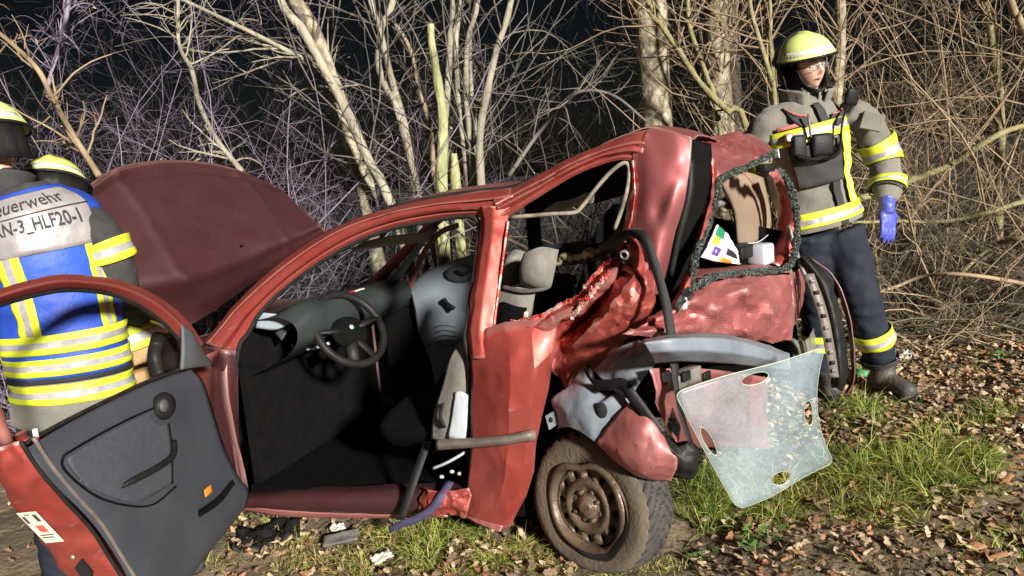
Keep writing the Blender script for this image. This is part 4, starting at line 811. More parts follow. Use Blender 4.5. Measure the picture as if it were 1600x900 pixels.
# driver belt looped over the sill
ribbon('seat_belt', qs([(668, 690, .06), (652, 735, .0), (640, 770, -.035), (628, 806, -.05), (624, 812, -.03)]), ES, .04, 'belt', CAR, 30)
ribbon('seat_belt', qs([(704, 752, .03), (690, 775, -.05), (672, 798, -.06), (648, 812, -.06), (625, 820, -.05), (608, 828, -.03)]), [EZ*.3+ES, ES+EZ*.5, EZ+ES*.4, EZ+ES*.2, EZ+ES*.1, EZ], .034, 'belt_blue', CAR, 30)
# --- torn roof end over the rear window
rr_ = [[RQ(1094, 217, -.10), RQ(1128, 208, -.12), RQ(1163, 206, -.15), RQ(1190, 216, -.12), RQ(1206, 233, -.06)],
       [RQ(1104, 236, -.04), RQ(1135, 228, -.05), RQ(1165, 224, -.07), RQ(1190, 230, -.05), RQ(1207, 240, -.02)],
       [RQ(1114, 258, -.0), RQ(1140, 247, .0), RQ(1168, 240, .0), RQ(1190, 242, .0), RQ(1205, 245, .02)],
       [RQ(1122, 280, .03), RQ(1146, 268, .03), RQ(1170, 258, .03), RQ(1190, 250, .03), RQ(1206, 247, .03)]]
patch('roof_end', rr_, 'roof_sheen_paint', CAR, 25, 33, amp=.020, scale=8, seed=23, ridged='fold', sharp_u=True, sharp_v=True, crease=12)
patch('torn_pillar', [[RQ(1096, 220, -.06), RQ(1103, 262, -.03), RQ(1106, 305, -.02), RQ(1092, 360, .0), RQ(1076, 416, .0), RQ(1052, 478, .0)], [RQ(1110, 235, .0), RQ(1114, 270, .03), RQ(1112, 310, .04), RQ(1096, 370, .05), RQ(1082, 425, .05), RQ(1056, 486, .04)], [RQ(1118, 262, .0), RQ(1122, 284, .02), RQ(1116, 325, .02), RQ(1100, 375, .03), RQ(1085, 430, .03), RQ(1062, 490, .03)]], 'red_paint', CAR, 16, 40, amp=.012, scale=14, seed=12, ridged='fold', crease=14)
patch('rear_frame', [[RQ(1207, 274, -.10), RQ(1214, 310, -.12), RQ(1214, 350, -.12), RQ(1206, 392, -.1), RQ(1196, 412, -.08)], [RQ(1216, 268, .0), RQ(1227, 300, -.02), RQ(1230, 345, -.02), RQ(1225, 392, -.02), RQ(1212, 412, -.01)], [RQ(1222, 268, .03), RQ(1238, 295, .03), RQ(1246, 345, .03), RQ(1244, 400, .03), RQ(1232, 426, .03)]], 'red_paint', CAR, 14, 34, amp=.010, scale=14, seed=33, ridged='fold', crease=14)
patch('window_ledge', [[RQ(1078, 420, -.12), RQ(1120, 418, -.12), RQ(1165, 414, -.12), RQ(1212, 408, -.1)], [RQ(1078, 436, -.02), RQ(1120, 424, -.02), RQ(1165, 420, -.02), RQ(1225, 416, -.02)], [RQ(1080, 452, .03), RQ(1121, 432, .03), RQ(1165, 428, .03), RQ(1234, 426, .03)]], 'glare_pink_paint', CAR, 12, 36, amp=.004, scale=9)
def crumb_seal(nm, pts, r):
    pp = crom(pts, 90); V, Fc = tube(pp, r*(1+rng.normal(0, .16, 90)), 8); V = [v+rng.normal(0, .0022, 3) for v in V]; mk(nm, V, Fc, 'seal_crumb', CAR, smooth=False)
crumb_seal('window_seal', [RQ(*q, .05) for q in [(1208, 238), (1190, 250), (1159, 264), (1135, 274), (1123, 284), (1117, 320), (1106, 355), (1090, 391), (1083, 425), (1078, 452), (1062, 482), (1048, 489)]], .0135)
crumb_seal('window_seal', [RQ(*q, .05) for q in [(1078, 452), (1098, 441), (1121, 431), (1160, 426), (1195, 424), (1224, 421), (1238, 408), (1244, 380), (1245, 340), (1238, 300), (1226, 275), (1214, 266)]], .0155)
boxo('wiper_motor', RQ(1196, 262, .04), RDIR, EZ, RN, .10, .035, .05, 'black_plastic', CAR, .006)
patch('hinge_shard', [[RQ(1202, 272, .05), RQ(1212, 264, .06), RQ(1222, 272, .05)], [RQ(1212, 288, .03), RQ(1218, 280, .05), RQ(1226, 290, .03)]], 'glare_pink_paint', CAR, 10, 12, amp=.012, scale=16)
# --- dented lower tailgate
tg = [[RQ(1012, 500, -.02), RQ(1045, 476, .0), RQ(1078, 456, .03), RQ(1120, 437, .04), RQ(1165, 432, .05), RQ(1205, 430, .05), RQ(1233, 430, .05)],
      [RQ(1005, 506, .0), RQ(1045, 490, .06), RQ(1080, 472, .10), RQ(1120, 458, .06), RQ(1165, 456, .13), RQ(1205, 462, .08), RQ(1235, 455, .06)],
      [RQ(995, 512, .0), RQ(1045, 505, .04), RQ(1080, 492, .02), RQ(1120, 484, .10), RQ(1165, 488, .06), RQ(1205, 490, .11), RQ(1237, 485, .06)],
      [RQ(984, 517, .02), RQ(1040, 516, .08), RQ(1080, 512, .08), RQ(1120, 512, .05), RQ(1165, 516, .09), RQ(1205, 518, .07), RQ(1238, 512, .06)],
      [RQ(972, 522, .02), RQ(1040, 528, .05), RQ(1080, 532, .04), RQ(1120, 532, .04), RQ(1165, 532, .04), RQ(1205, 536, .05), RQ(1236, 532, .05)]]
patch('tailgate', tg, 'glare_pink_paint', CAR, 33, 49, amp=.022, scale=8, seed=52, ridged='fold', sharp_v=True, crease=12)
patch('tailgate_side', [[RQ(1233, 430, .05), RQ(1246, 422, .0), RQ(1257, 414, -.05)], [RQ(1238, 470, .06), RQ(1248, 462, .0), RQ(1256, 455, -.05)], [RQ(1238, 512, .06), RQ(1246, 498, .0), RQ(1250, 490, -.04)]], 'glare_pink_paint', CAR, 20, 12, amp=.006, scale=9)
boxo('loose_fixing', RQ(1068, 474, .08), RDIR, EZ, RN, .03, .045, .02, 'pale_plastic', CAR, .005)
patch('gap_plastic', [[RQ(1052, 478, .07), RQ(1062, 460, .08), RQ(1072, 448, .07)], [RQ(1056, 490, .07), RQ(1068, 474, .09), RQ(1078, 460, .07)]], 'black_plastic', CAR, 12, 14, amp=.014, scale=18)
# --- grey bumper carrier and arch liner
bc = [[RQ(1004, 530, .10), RQ(1050, 524, .16), RQ(1100, 521, .20), RQ(1150, 526, .22), RQ(1195, 538, .20), RQ(1232, 553, .14)],
      [RQ(1006, 536, .18), RQ(1050, 531, .24), RQ(1100, 529, .27), RQ(1150, 534, .29), RQ(1195, 546, .26), RQ(1234, 560, .18)],
      [RQ(1014, 550, .18), RQ(1050, 547, .24), RQ(1100, 547, .27), RQ(1150, 552, .29), RQ(1195, 560, .26), RQ(1234, 568, .18)],
      [RQ(1024, 566, .12), RQ(1060, 564, .18), RQ(1100, 565, .21), RQ(1150, 568, .23), RQ(1195, 574, .21), RQ(1234, 577, .14)]]
patch('bumper_carrier', bc, 'grey_plastic', CAR, 25, 60, amp=.003, scale=6, seed=2, solid=.006, sharp_u=True)
patch('bumper_arm', [qs([(1012, 528, -.10), (985, 548, -.09), (955, 566, -.06), (930, 580, -.02)]), qs([(1020, 540, -.14), (995, 560, -.13), (965, 580, -.10), (940, 592, -.06)]), qs([(1026, 566, -.13), (1000, 598, -.13), (980, 622, -.12), (950, 600, -.06)])], 'grey_plastic', CAR, 20, 30, amp=.006, scale=9, solid=.006)
patch('bumper_arm', [qs([(1000, 530, -.05), (965, 545, -.05), (930, 578, -.02)]), qs([(1002, 538, -.08), (968, 556, -.08), (936, 588, -.05)])], 'grey_plastic', CAR, 10, 20, amp=.004, scale=12, solid=.006)
al = [[(910, 574, .02), (918, 590, -.02), (930, 604, -.05), (952, 618, -.07), (975, 610, -.09), (984, 628, -.10)],
      [(888, 604, .0), (900, 614, -.05), (915, 625, -.09), (928, 634, -.11), (945, 632, -.12), (978, 640, -.12)],
      [(864, 624, .0), (882, 634, -.06), (904, 645, -.10), (922, 655, -.12), (938, 664, -.12), (956, 662, -.12)],
      [(870, 648, .0), (886, 652, -.07), (904, 660, -.10), (920, 672, -.12), (934, 682, -.12), (942, 682, -.12)],
      [(872, 670, .0), (888, 667, -.06), (904, 673, -.09), (918, 682, -.11), (930, 690, -.12), (936, 692, -.12)]]
lin_ = patch('arch_liner', [qs(r) for r in al], 'grey_plastic', CAR, 30, 40, amp=.004, scale=8, solid=.006)
V, Fc = ellipsoid(Q(940, 641, -.125), ES, EZ, ET, .022, .032, .012, 10, 16); mk('liner_hole', V, Fc, 'hole_shade', lin_)
mk('liner_tab', *extrude_poly(qs([(852, 650, -.01), (866, 642, -.01), (870, 664, -.01), (858, 672, -.01)]), ET*.006), 'grey_plastic', lin_, smooth=False); V, Fc = ellipsoid(Q(861, 656, -.012), ES, EZ, ET, .008, .012, .006, 6, 8); mk('liner_hole', V, Fc, 'hole_shade', lin_)
ribbon('black_trim', qs([(920, 570, -.08), (928, 598, -.10), (950, 602, -.13), (972, 600, -.15), (990, 622, -.16), (1012, 652, -.17), (1034, 680, -.17)]), [ES*.6+EZ*.8, ES*.5+EZ*.9, EZ, EZ*.9-ES*.3, EZ*.6-ES*.8, EZ*.6-ES*.8, EZ*.6-ES*.8], .044, 'black_plastic', CAR, 40, .004)
# --- painted bumper corner
bq = [[(984, 629, -.14), (1002, 640, -.16), (1020, 660, -.17), (1034, 680, -.17)],
      [(962, 652, -.14), (990, 668, -.19), (1020, 690, -.21), (1048, 706, -.19)],
      [(944, 676, -.14), (975, 696, -.20), (1015, 716, -.22), (1058, 716, -.18)],
      [(934, 690, -.13), (965, 716, -.18), (1010, 738, -.20), (1056, 736, -.16)],
      [(938, 698, -.09), (970, 726, -.13), (1010, 748, -.15), (1048, 752, -.12)]]
patch('bumper_corner', [qs(r) for r in bq], 'glare_pink_paint', CAR, 26, 26, amp=.008, scale=11, seed=44, ridged='fold', solid=.005, crease=14)
patch('bumper_inner', [qs([(1030, 672, -.12), (1050, 690, -.12), (1078, 690, -.10), (1092, 704, -.08)]), qs([(1040, 700, -.15), (1060, 715, -.15), (1082, 722, -.12), (1090, 716, -.08)]), qs([(1050, 742, -.10), (1065, 748, -.10), (1080, 748, -.08), (1086, 736, -.05)])], 'black_plastic', CAR, 20, 20, amp=.01, scale=12, solid=.01)
patch('bumper_flap', [qs([(1005, 560, -.05), (1030, 572, -.06), (1020, 600, -.05)]), qs([(1005, 610, -.05), (1040, 620, -.06), (1030, 640, -.05)]), qs([(1020, 650, -.06), (1060, 660, -.06), (1060, 690, -.06)])], 'black_plastic', CAR, 18, 16, amp=.02, scale=10)
# number plate area and lamp behind the sheet
patch('rear_valance', [[RQ(1018, 578, .08), RQ(1060, 576, .10), RQ(1120, 578, .12), RQ(1200, 590, .10)], [RQ(1030, 640, .06), RQ(1080, 640, .08), RQ(1130, 650, .10), RQ(1200, 660, .08)], [RQ(1060, 700, .02), RQ(1090, 700, .04), RQ(1140, 700, .05), RQ(1200, 700, .04)]], 'glare_pink_paint', CAR, 20, 30, amp=.018, scale=9, seed=3, ridged='fold')
boxo('lamp_housing', RQ(1070, 590, .13), RDIR, EZ, RN, .16, .06, .05, 'debris_grey', CAR, .006)
for k in range(3): boxo('lamp_cell', RQ(1040+k*32, 588, .165), RDIR, EZ, RN, .05, .035, .012, 'black_plastic', CAR, .004)
# grey corner and hanging bumper strip on the far side
patch('bumper_end', [[RQ(1229, 520, -.05), RQ(1245, 532, .0), RQ(1262, 528, -.02), RQ(1276, 500, -.12)], [RQ(1231, 550, -.03), RQ(1246, 562, .03), RQ(1264, 556, .0), RQ(1280, 530, -.1)]], 'debris_grey', CAR, 12, 22, amp=.004, scale=12)
bs = patch('bumper_strip', [[P(1246, 402, 3.70), P(1266, 430, 3.66), P(1280, 480, 3.62), P(1290, 530, 3.60), P(1298, 580, 3.58), P(1302, 606, 3.58)], [P(1254, 402, 3.62), P(1280, 436, 3.58), P(1296, 480, 3.54), P(1306, 530, 3.52), P(1312, 580, 3.50), P(1308, 606, 3.52)], [P(1262, 404, 3.64), P(1292, 432, 3.60), P(1310, 480, 3.56), P(1320, 530, 3.54), P(1324, 580, 3.54), P(1316, 612, 3.56)]], 'black_plastic', CAR, 16, 50, amp=.006, scale=9, solid=.012)
patch('bumper_edge', [[P(1264, 402, 3.66), P(1298, 428, 3.62), P(1318, 480, 3.58), P(1328, 540, 3.56), P(1330, 590, 3.56), P(1320, 614, 3.58)], [P(1268, 404, 3.62), P(1304, 434, 3.58), P(1325, 484, 3.54), P(1334, 540, 3.52), P(1335, 590, 3.53), P(1324, 616, 3.55)]], 'dark_red_paint', bs, 6, 40, amp=.003, scale=9, solid=.006)
lst = crom([P(1264, 428, 3.56), P(1280, 470, 3.52), P(1291, 515, 3.50), P(1299, 560, 3.49), P(1303, 590, 3.49)], 30)
ribbon('clip_rail', [lst[0], lst[10], lst[20], lst[29]], [R0]*4, .045, 'strip_plastic', bs, 30, .006)
for k in range(2, 28, 3):
    boxo('clip', lst[k]+np.array([.0, -.008, 0]), R0, EZ, np.array([0, 1.0, 0]), .022, .018, .012, 'black_plastic' if k % 2 else 'debris_grey', bs, .003)
ptube('bumper_stay', [P(1232, 352, 3.70), P(1246, 400, 3.66), P(1262, 440, 3.62)], .012, 'debris_grey', CAR, 6, 14)
# inside the boot
patch('boot_side', [[RQ(1124, 282, -.14), RQ(1162, 270, -.16), RQ(1190, 278, -.22)], [RQ(1146, 330, -.18), RQ(1180, 330, -.16), RQ(1204, 340, -.24)], [RQ(1152, 382, -.2), RQ(1180, 390, -.17), RQ(1205, 380, -.24)]], 'tan_fabric', CAR, 16, 20, solid=.02)
patch('boot_back', [[C(-.05, .2, .95), C(-.1, .7, 1.25), C(-.2, 1.2, 1.2)], [C(-.05, .2, .3), C(-.1, .7, .3), C(-.2, 1.2, .3)]], 'interior_black', CAR, 6, 10)
patch('boot_far_side', [[C(-.1, 1.1, 1.25), C(-.5, 1.14, 1.15), C(-.86, 1.17, 1.05)], [C(-.1, 1.2, .4), C(-.5, 1.2, .4), C(-.92, 1.2, .4)]], 'interior_black', CAR, 6, 10)
boxo('boot_block', RQ(1188, 397, -.08), RDIR, EZ, RN, .11, .10, .10, 'pale_plastic', CAR, .015)
boxo('boot_trim', RQ(1158, 392, -.15), RDIR, EZ, RN, .22, .06, .12, 'black_plastic', CAR, .01)
ptube('boot_cord', [RQ(1168, 380, -.12), RQ(1185, 378, -.10), RQ(1204, 364, -.12)], .003, 'pale_plastic', CAR, 5, 12)
ptube('boot_jumble', [p+rng.normal(0, .02, 3) for p in crom([RQ(1122, 316, -.2), RQ(1140, 306, -.22), RQ(1156, 318, -.2), RQ(1150, 350, -.2)], 10)], .018, 'debris_grey', CAR, 6, 40)
# bag of sweets-coloured print lying in the boot
bagc = [[RQ(1118, 352, -.06), RQ(1134, 366, -.05), RQ(1150, 392, -.05)], [RQ(1108, 378, -.02), RQ(1128, 388, .0), RQ(1152, 404, -.02)], [RQ(1094, 402, -.03), RQ(1122, 409, .0), RQ(1156, 413, -.03)]]
gb = crumple(surf(bagc, 24, 24), .006, 14, 4); bag = mk('printed_bag', gb.reshape(-1, 3), gridfaces(24, 24), 'bag_white', solid=.012); tag(bag, 'white plastic bag printed with coloured squares lying in the boot', 'bag')
def bag_sq(u0, u1, v0, v1, m_):
    g_ = gb[u0:u1+1, v0:v1+1]+RN*.009; mk('print_square', g_.reshape(-1, 3), gridfaces(u1-u0+1, v1-v0+1), m_, bag, solid=.001)
bag_sq(0, 6, 1, 9, 'bag_green'); bag_sq(6, 12, 1, 7, 'bag_yellow'); bag_sq(13, 19, 4, 10, 'bag_purple'); bag_sq(9, 15, 14, 21, 'bag_black'); bag_sq(19, 23, 11, 18, 'bag_orange'); bag_sq(15, 17, 6, 8, 'bag_white')
# --- rear wheel, toed in with the rim bent
WC = P(917, 792, 2.86); WA = unit([-.66, -.74, .10]); wb_ = unit(np.cross(EZ, WA)); wu = np.cross(WA, wb_)
TR_ = .292; prof_t = [(.172, -.075), (.20, -.094), (.245, -.099), (.275, -.086), (.288, -.07), (TR_, -.05), (TR_+.002, -.025), (TR_+.002, 0), (TR_+.002, .025), (TR_, .05), (.288, .07), (.275, .086), (.245, .10), (.20, .096), (.172, .078), (.166, .06)]
seg = 340; V = []; hs = np.linspace(-1, 1, 25)
pr = crom(np.array(prof_t), 58); V = []; mi = []; groove = []
for (r_, h_) in pr:
    for k in range(seg):
        th = 2*math.pi*k/seg; rr2 = r_; gr_ = 0
        if r_ > .276:
            ph = (th*34/(2*math.pi)+abs(h_)*22) % 1.0
            if ph < .30 or abs(abs(h_)-.022) < .004: gr_ = 1; rr2 -= .013*min(1, (r_-.276)/.008)
        p = np.array([rr2*math.cos(th), rr2*math.sin(th), h_])
        low = max(0, -p[1]-.20); p[1] += low*.35; p[2] += .02*low/.09*np.sign(h_+.001)      # flattened foot
        groove.append(gr_); V.append(WC-WA*.092+wb_*p[0]+wu*p[1]+WA*p[2])
Fc = gridfaces(len(pr), seg, True); mi = [1 if (pr[i][0]+pr[i+1][0])/2 > .278 else 0 for i in range(len(pr)-1) for _ in range(seg)]; mi = [2 if m_ == 1 and sum(groove[q] for q in f) >= 3 else m_ for m_, f in zip(mi, Fc)]  # groove faces coloured black, shade of the recess painted in
wheel = mk('rear_wheel', V, Fc, ['tyre', 'tread', 'hole_shade'], CAR, midx=mi)
def bend(r_, th):
    k = 1-.13*math.exp(-((math.atan2(math.sin(th-1.75), math.cos(th-1.75)))/.30)**2)+.035*math.exp(-((math.atan2(math.sin(th-2.35), math.cos(th-2.35)))/.25)**2)
    k += .055*math.exp(-((math.atan2(math.sin(th+1.0), math.cos(th+1.0)))/.22)**2)-.05*math.exp(-((math.atan2(math.sin(th+1.9), math.cos(th+1.9)))/.5)**2)
    w_ = max(0, min(1, (r_-.12)/.05)); return r_*(1+(k-1)*w_)
def wp(r_, th, h_):
    r2 = bend(r_, th); return WC+wb_*r2*math.cos(th)+wu*r2*math.sin(th)+WA*h_
def ringmesh(nm, prof_, m_, seg=96, wob=0.0):
    V = [wp(r_, 2*math.pi*k/seg, h_+wob*math.sin(3*2*math.pi*k/seg+1)) for r_, h_ in prof_ for k in range(seg)]
    return mk(nm, V, gridfaces(len(prof_), seg, True), m_, wheel)
ringmesh('rim_lip', [(.150, -.05), (.156, -.02), (.162, .014), (.172, .020), (.184, .016), (.190, .006), (.192, -.004), (.184, -.012), (.172, -.02)], 'rim_rust', wob=.006)
ringmesh('rim_barrel', [(.153, -.10), (.153, -.02)], 'rim_rust')
# disc with vent holes
V = []; Fc = []; nh = 12
for a in range(nh):
    t0 = 2*math.pi*a/nh; dth = math.pi/nh; ns = 20; b0 = len(V)
    for k in range(ns):
        ph = 2*math.pi*k/ns; cx, cy = math.cos(ph), math.sin(ph); m_ = max(abs(cx), abs(cy))
        th = t0+dth*cx/m_; r_ = .131+.021*cy/m_; V.append(wp(r_, th, -.012 if r_ > .13 else -.006))
    for k in range(ns):
        ph = 2*math.pi*k/ns; th = t0+.0155*math.cos(ph)/.131*.85; r_ = .131+.0165*math.sin(ph); V.append(wp(r_, th, -.012))
    for k in range(ns):
        ph = 2*math.pi*k/ns; th = t0+.0145*math.cos(ph)/.131*.85; r_ = .131+.0155*math.sin(ph); V.append(wp(r_, th, -.022))
    for k in range(ns):
        n2 = (k+1) % ns; Fc += [(b0+k, b0+n2, b0+ns+n2, b0+ns+k), (b0+ns+k, b0+ns+n2, b0+2*ns+n2, b0+2*ns+k)]
mk('rim_disc', V, Fc, 'rim_rust', wheel)
ringmesh('rim_dish', [(.110, -.006), (.102, .004), (.092, .006), (.080, .000), (.070, -.010), (.058, -.012), (.052, -.004), (.046, -.002)], 'rim_rust')
ringmesh('rim_hub', [(.046, -.002), (.040, .006), (.030, .010), (.026, .018), (.018, .020), (.0005, .020)], 'rim_bare', 40)
V = []
for r_, h_ in [(.160, -.012), (.176, .004), (.206, .010)]:
    for k in range(60):
        th = -2.1+3.0*k/59; w_ = math.sin(math.pi*k/59)**.6; V.append(wp(.176+(r_-.176)*w_, th, h_+.012*w_))
mk('bead_gap_shade', V, gridfaces(3, 60), 'hole_shade', wheel)  # black crescent laid over the tyre as the shade of an open bead
ringmesh('rim_ring', [(.152, -.03), (.152, -.012)], 'rim_rust')
for a in range(4):
    th = a*math.pi/2+.5; V, Fc = revolve([(.0005, .016), (.007, .016), (.0085, .012), (.0095, -.006)], wp(.058, th, -.006), WA, wu, 6); mk('lug_nut', V, Fc, 'rim_bare', wheel, smooth=False)
    V, Fc = ellipsoid(wp(.060, th+math.pi/4, -.008), wb_, wu, WA, .012, .012, .006, 8, 12); mk('rim_boss', V, Fc, 'rim_rust', wheel)
V, Fc = revolve([(.15, -.05), (.0005, -.05)], WC, WA, wu, 30); mk('brake_drum', V, Fc, 'hole_shade', wheel)
boxo('balance_weight', wp(.186, -.25, .0)+WA*.006, wb_, wu, WA, .006, .028, .006, 'bare_metal', wheel, .002)
ptube('suspension_arm', [WC-WA*.12, WC-WA*.3+ES*.2+EZ*.05, C(.3, .5, .15)], .03, 'black_plastic', CAR, 8, 16)
# dark wheel house behind the wheel
patch('wheel_house', [[C(.28, .12, .02), C(.28, .14, .45), C(.1, .16, .72), C(-.25, .2, .72), C(-.5, .25, .55)], [C(.3, .5, .02), C(.28, .5, .5), C(.1, .5, .75), C(-.25, .5, .75), C(-.55, .5, .55)]], 'interior_black', CAR, 10, 24)
patch('boot_floor', [[C(-.2, .35, .42), C(-.5, .5, .45)], [C(-.1, 1.2, .35), C(-.85, 1.15, .4)]], 'interior_black', CAR, 6, 6)
# --- open front door
def ds(L): return [D(*p) for p in L]
tr = [[(300, 577, .03), (240, 597, .035), (160, 634, .035), (95, 668, .035), (36, 704, .03)],
      [(318, 600, .06), (250, 630, .075), (175, 680, .075), (118, 712, .07), (58, 726, .045)],
      [(335, 655, .06), (265, 690, .08), (195, 735, .08), (140, 765, .07), (92, 765, .045)],
      [(352, 705, .06), (285, 750, .075), (225, 795, .075), (175, 825, .065), (140, 812, .045)],
      [(372, 745, .055), (310, 800, .07), (255, 850, .07), (210, 885, .06), (178, 865, .045)],
      [(388, 766, .05), (330, 838, .06), (280, 905, .06), (240, 950, .05), (206, 918, .045)],
      [(384, 790, .03), (322, 868, .04), (275, 935, .04), (240, 985, .035), (215, 968, .03)]]
door = patch('front_door', [ds(r) for r in tr], 'grey_trim', CAR, 40, 40, solid=.008, ridged=False, amp=.002, scale=3)
# red shell: outer skin and shut face
edge = [D(30, 690, .03), D(60, 735, .04), D(98, 780, .04), D(140, 826, .04), D(172, 876, .04), D(205, 930, .04), D(225, 990, .03)]
TH = [.35, .6, .85, 1, 1, 1, 1]; so_ = [e_+DD*.03-DN*.05*k for e_, k in zip(edge, TH)]; so2 = [e_+DD*.045-DN*.10*k for e_, k in zip(edge, TH)]; so3 = [e_+DD*.02-DN*.16*k for e_, k in zip(edge, TH)]; so4 = [e_-DD*.12-DN*.19*k for e_, k in zip(edge, TH)]
patch('shut_face', [edge, [e_+DD*.01-DN*.012 for e_ in edge], so_, so2, so3, so4], 'red_paint', door, 34, 44, amp=.010, scale=8, seed=61)
patch('outer_skin', [[e_-DD*.10-DN*.19*k-EZ*.03 for e_, k in zip(edge, TH)], [e_-DD*.5-DN*.20*k-EZ*.04 for e_, k in zip(edge, TH)], [HINGE+DD*.05-DN*.12*k+EZ*(e_[2]-.05) for e_, k in zip(edge, TH)]], 'red_paint', door, 12, 16)
ptube('door_edge_seal', [e_+DN*.008+DD*.004 for e_ in edge], .006, 'black_rubber', door, 7, 40)
ptube('door_edge_seal', [e_+DN*.02-DD*.03 for e_ in edge], .007, 'strip_plastic', door, 7, 40)
# sticker, latch and screws on the shut face
def sf(u, v): # u along edge 0-1 (top to bottom), v across 0-1
    A = crom(np.array(edge), 61)[int(u*60)]; return A+DD*(.035+.012*v)-DN*(.03+.10*v)
stc = [sf(.36, .78)+DD*.02, sf(.36, .22)+DD*.02, sf(.52, .22)+DD*.02, sf(.52, .78)+DD*.02]
mk('sticker', *extrude_poly(stc, DD*.0015), 'sticker', door, smooth=False)
su = stc[1]-stc[0]; sv = stc[3]-stc[0]
for (a, b, w_, h_, m_) in [(.10, .12, .16, .22, 'sticker_ink'), (.68, .08, .2, .22, 'sticker_ink'), (.34, .42, .42, .22, 'sticker_red'), (.15, .72, .7, .035, 'sticker_ink'), (.15, .80, .6, .035, 'sticker_ink'), (.28, .06, .3, .03, 'sticker_ink')]:
    q0 = stc[0]+su*a+sv*b+DD*.003; mk('sticker_print', *extrude_poly([q0, q0+su*w_, q0+su*w_+sv*h_, q0+sv*h_], DD*.0006), m_, door, smooth=False)
for (u, v) in [(.60, .30), (.72, .62), (.72, .12)]:
    V, Fc = ellipsoid(sf(u, v)+DD*.02, DN, EZ, DD, .008, .008, .006, 8, 12); mk('screw', V, Fc, 'screw', door)
mk('latch_slot', *extrude_poly([sf(.62, .12)+DD*.012, sf(.66, .42)+DD*.012, sf(.70, .40)+DD*.012, sf(.72, .2)+DD*.012, sf(.69, .05)+DD*.012], DD*.012), 'hole_shade', door, smooth=False)
V, Fc = ellipsoid(sf(.12, .95)+DD*.02, DN, EZ, DD, .02, .03, .018, 8, 12); mk('lock_striker', V, Fc, 'red_paint', door)
# window frame hoop
fo_ = [(-90, 505, .0), (-40, 476, .0), (0, 453, .0), (83, 431, .0), (140, 432, .0), (194, 441, .0), (250, 466, .0), (294, 503, .0), (318, 538, .0)]
fm_ = [(-90, 516, .03), (-40, 486, .03), (0, 462, .03), (83, 440, .03), (140, 441, .03), (192, 450, .03), (245, 475, .03), (286, 512, .03), (308, 548, .03)]
fi_ = [(-90, 528, .0), (-40, 498, .0), (0, 474, .0), (83, 453, .0), (140, 452, .0), (188, 462, .0), (238, 488, .0), (276, 524, .0), (296, 560, .0)]
patch('window_frame', [ds(fo_), ds([(a, b-4, c-.012) for a, b, c in fm_]), ds(fm_), ds(fi_)], 'red_paint', door, 13, 60, solid=.006, sharp_u=True)
ptube('frame_seal', [D(a, b+3, .006) for a, b, _ in fi_], .007, 'black_rubber', door, 6, 50)
ptube('frame_post', [D(-60, 512, 0), D(-30, 590, 0), D(10, 690, 0)], .018, 'red_paint', door, 8, 14)
patch('mirror_triangle', [ds([(283, 506, .03), (284, 545, .035), (282, 578, .035)]), ds([(300, 520, .04), (305, 548, .045), (306, 574, .045)]), ds([(312, 545, .03), (322, 558, .03), (332, 572, .03)])], 'grey_trim_dark', door, 10, 12, solid=.012)
ptube('sill_seal', ds([(300, 573, .015), (240, 592, .015), (160, 629, .015), (95, 662, .015), (30, 698, .015)]), .007, 'black_rubber', door, 6, 20)
boxo('lock_knob', D(56, 680, .02), DN, EZ, DD, .012, .04, .012, 'label_white', door, .003); boxo('lock_knob', D(57, 686, .03), DN, EZ, DD, .01, .012, .012, 'label_red', door, .003)
# raised pad outline, speaker cap, pocket, and a bar in place of a shadow
ptube('panel_groove', ds([(262, 628, .083), (190, 660, .083), (118, 700, .080), (98, 716, .074), (104, 738, .078), (150, 775, .084), (200, 790, .087), (240, 788, .085), (275, 760, .083)]), .0035, 'interior_black', door, 6, 50)
patch('door_pad', [ds([(258, 634, .076), (190, 665, .082), (122, 704, .078)]), ds([(268, 690, .085), (188, 722, .094), (106, 722, .078)]), ds([(270, 755, .078), (212, 784, .086), (136, 762, .078)])], 'pad_fabric', door, 20, 24, solid=.006)
V, Fc = ellipsoid(D(256, 634, .09), DD, EZ, DN, .055, .05, .035, 12, 20); mk('speaker_cap', V, Fc, 'black_plastic', door)
ptube('pull_or_shade_bar', ds([(272, 690, .085), (270, 712, .115), (245, 731, .12), (215, 747, .115), (184, 763, .082)]), [.010, .012, .012, .012, .007], 'black_plastic', door, 8, 20)  # dark bar added where only a cast shadow falls
V, Fc = ellipsoid(D(256, 634, .125), DD, EZ, DN, .026, .024, .012, 10, 16); mk('speaker_cap', V, Fc, 'grey_trim_dark', door)
patch('door_pocket', [ds([(310, 800, .085), (340, 778, .085), (362, 750, .075)]), ds([(312, 806, .11), (345, 784, .11), (366, 758, .09)])], 'interior_black', door, 8, 12, solid=.012)
boxo('pocket_reflector', D(325, 767, .095), DD, EZ, DN, .05, .03, .006, 'bag_orange', door, .002)
# wing mirror on the outside of the door
mir = patch('wing_mirror', [[D(244, 535, -.10), D(250, 522, -.12), D(268, 522, -.14)], [D(240, 560, -.12), D(250, 552, -.16), D(272, 552, -.16)], [D(246, 586, -.10), D(256, 582, -.12), D(272, 580, -.12)]], 'black_plastic', door, 14, 14, solid=.05)
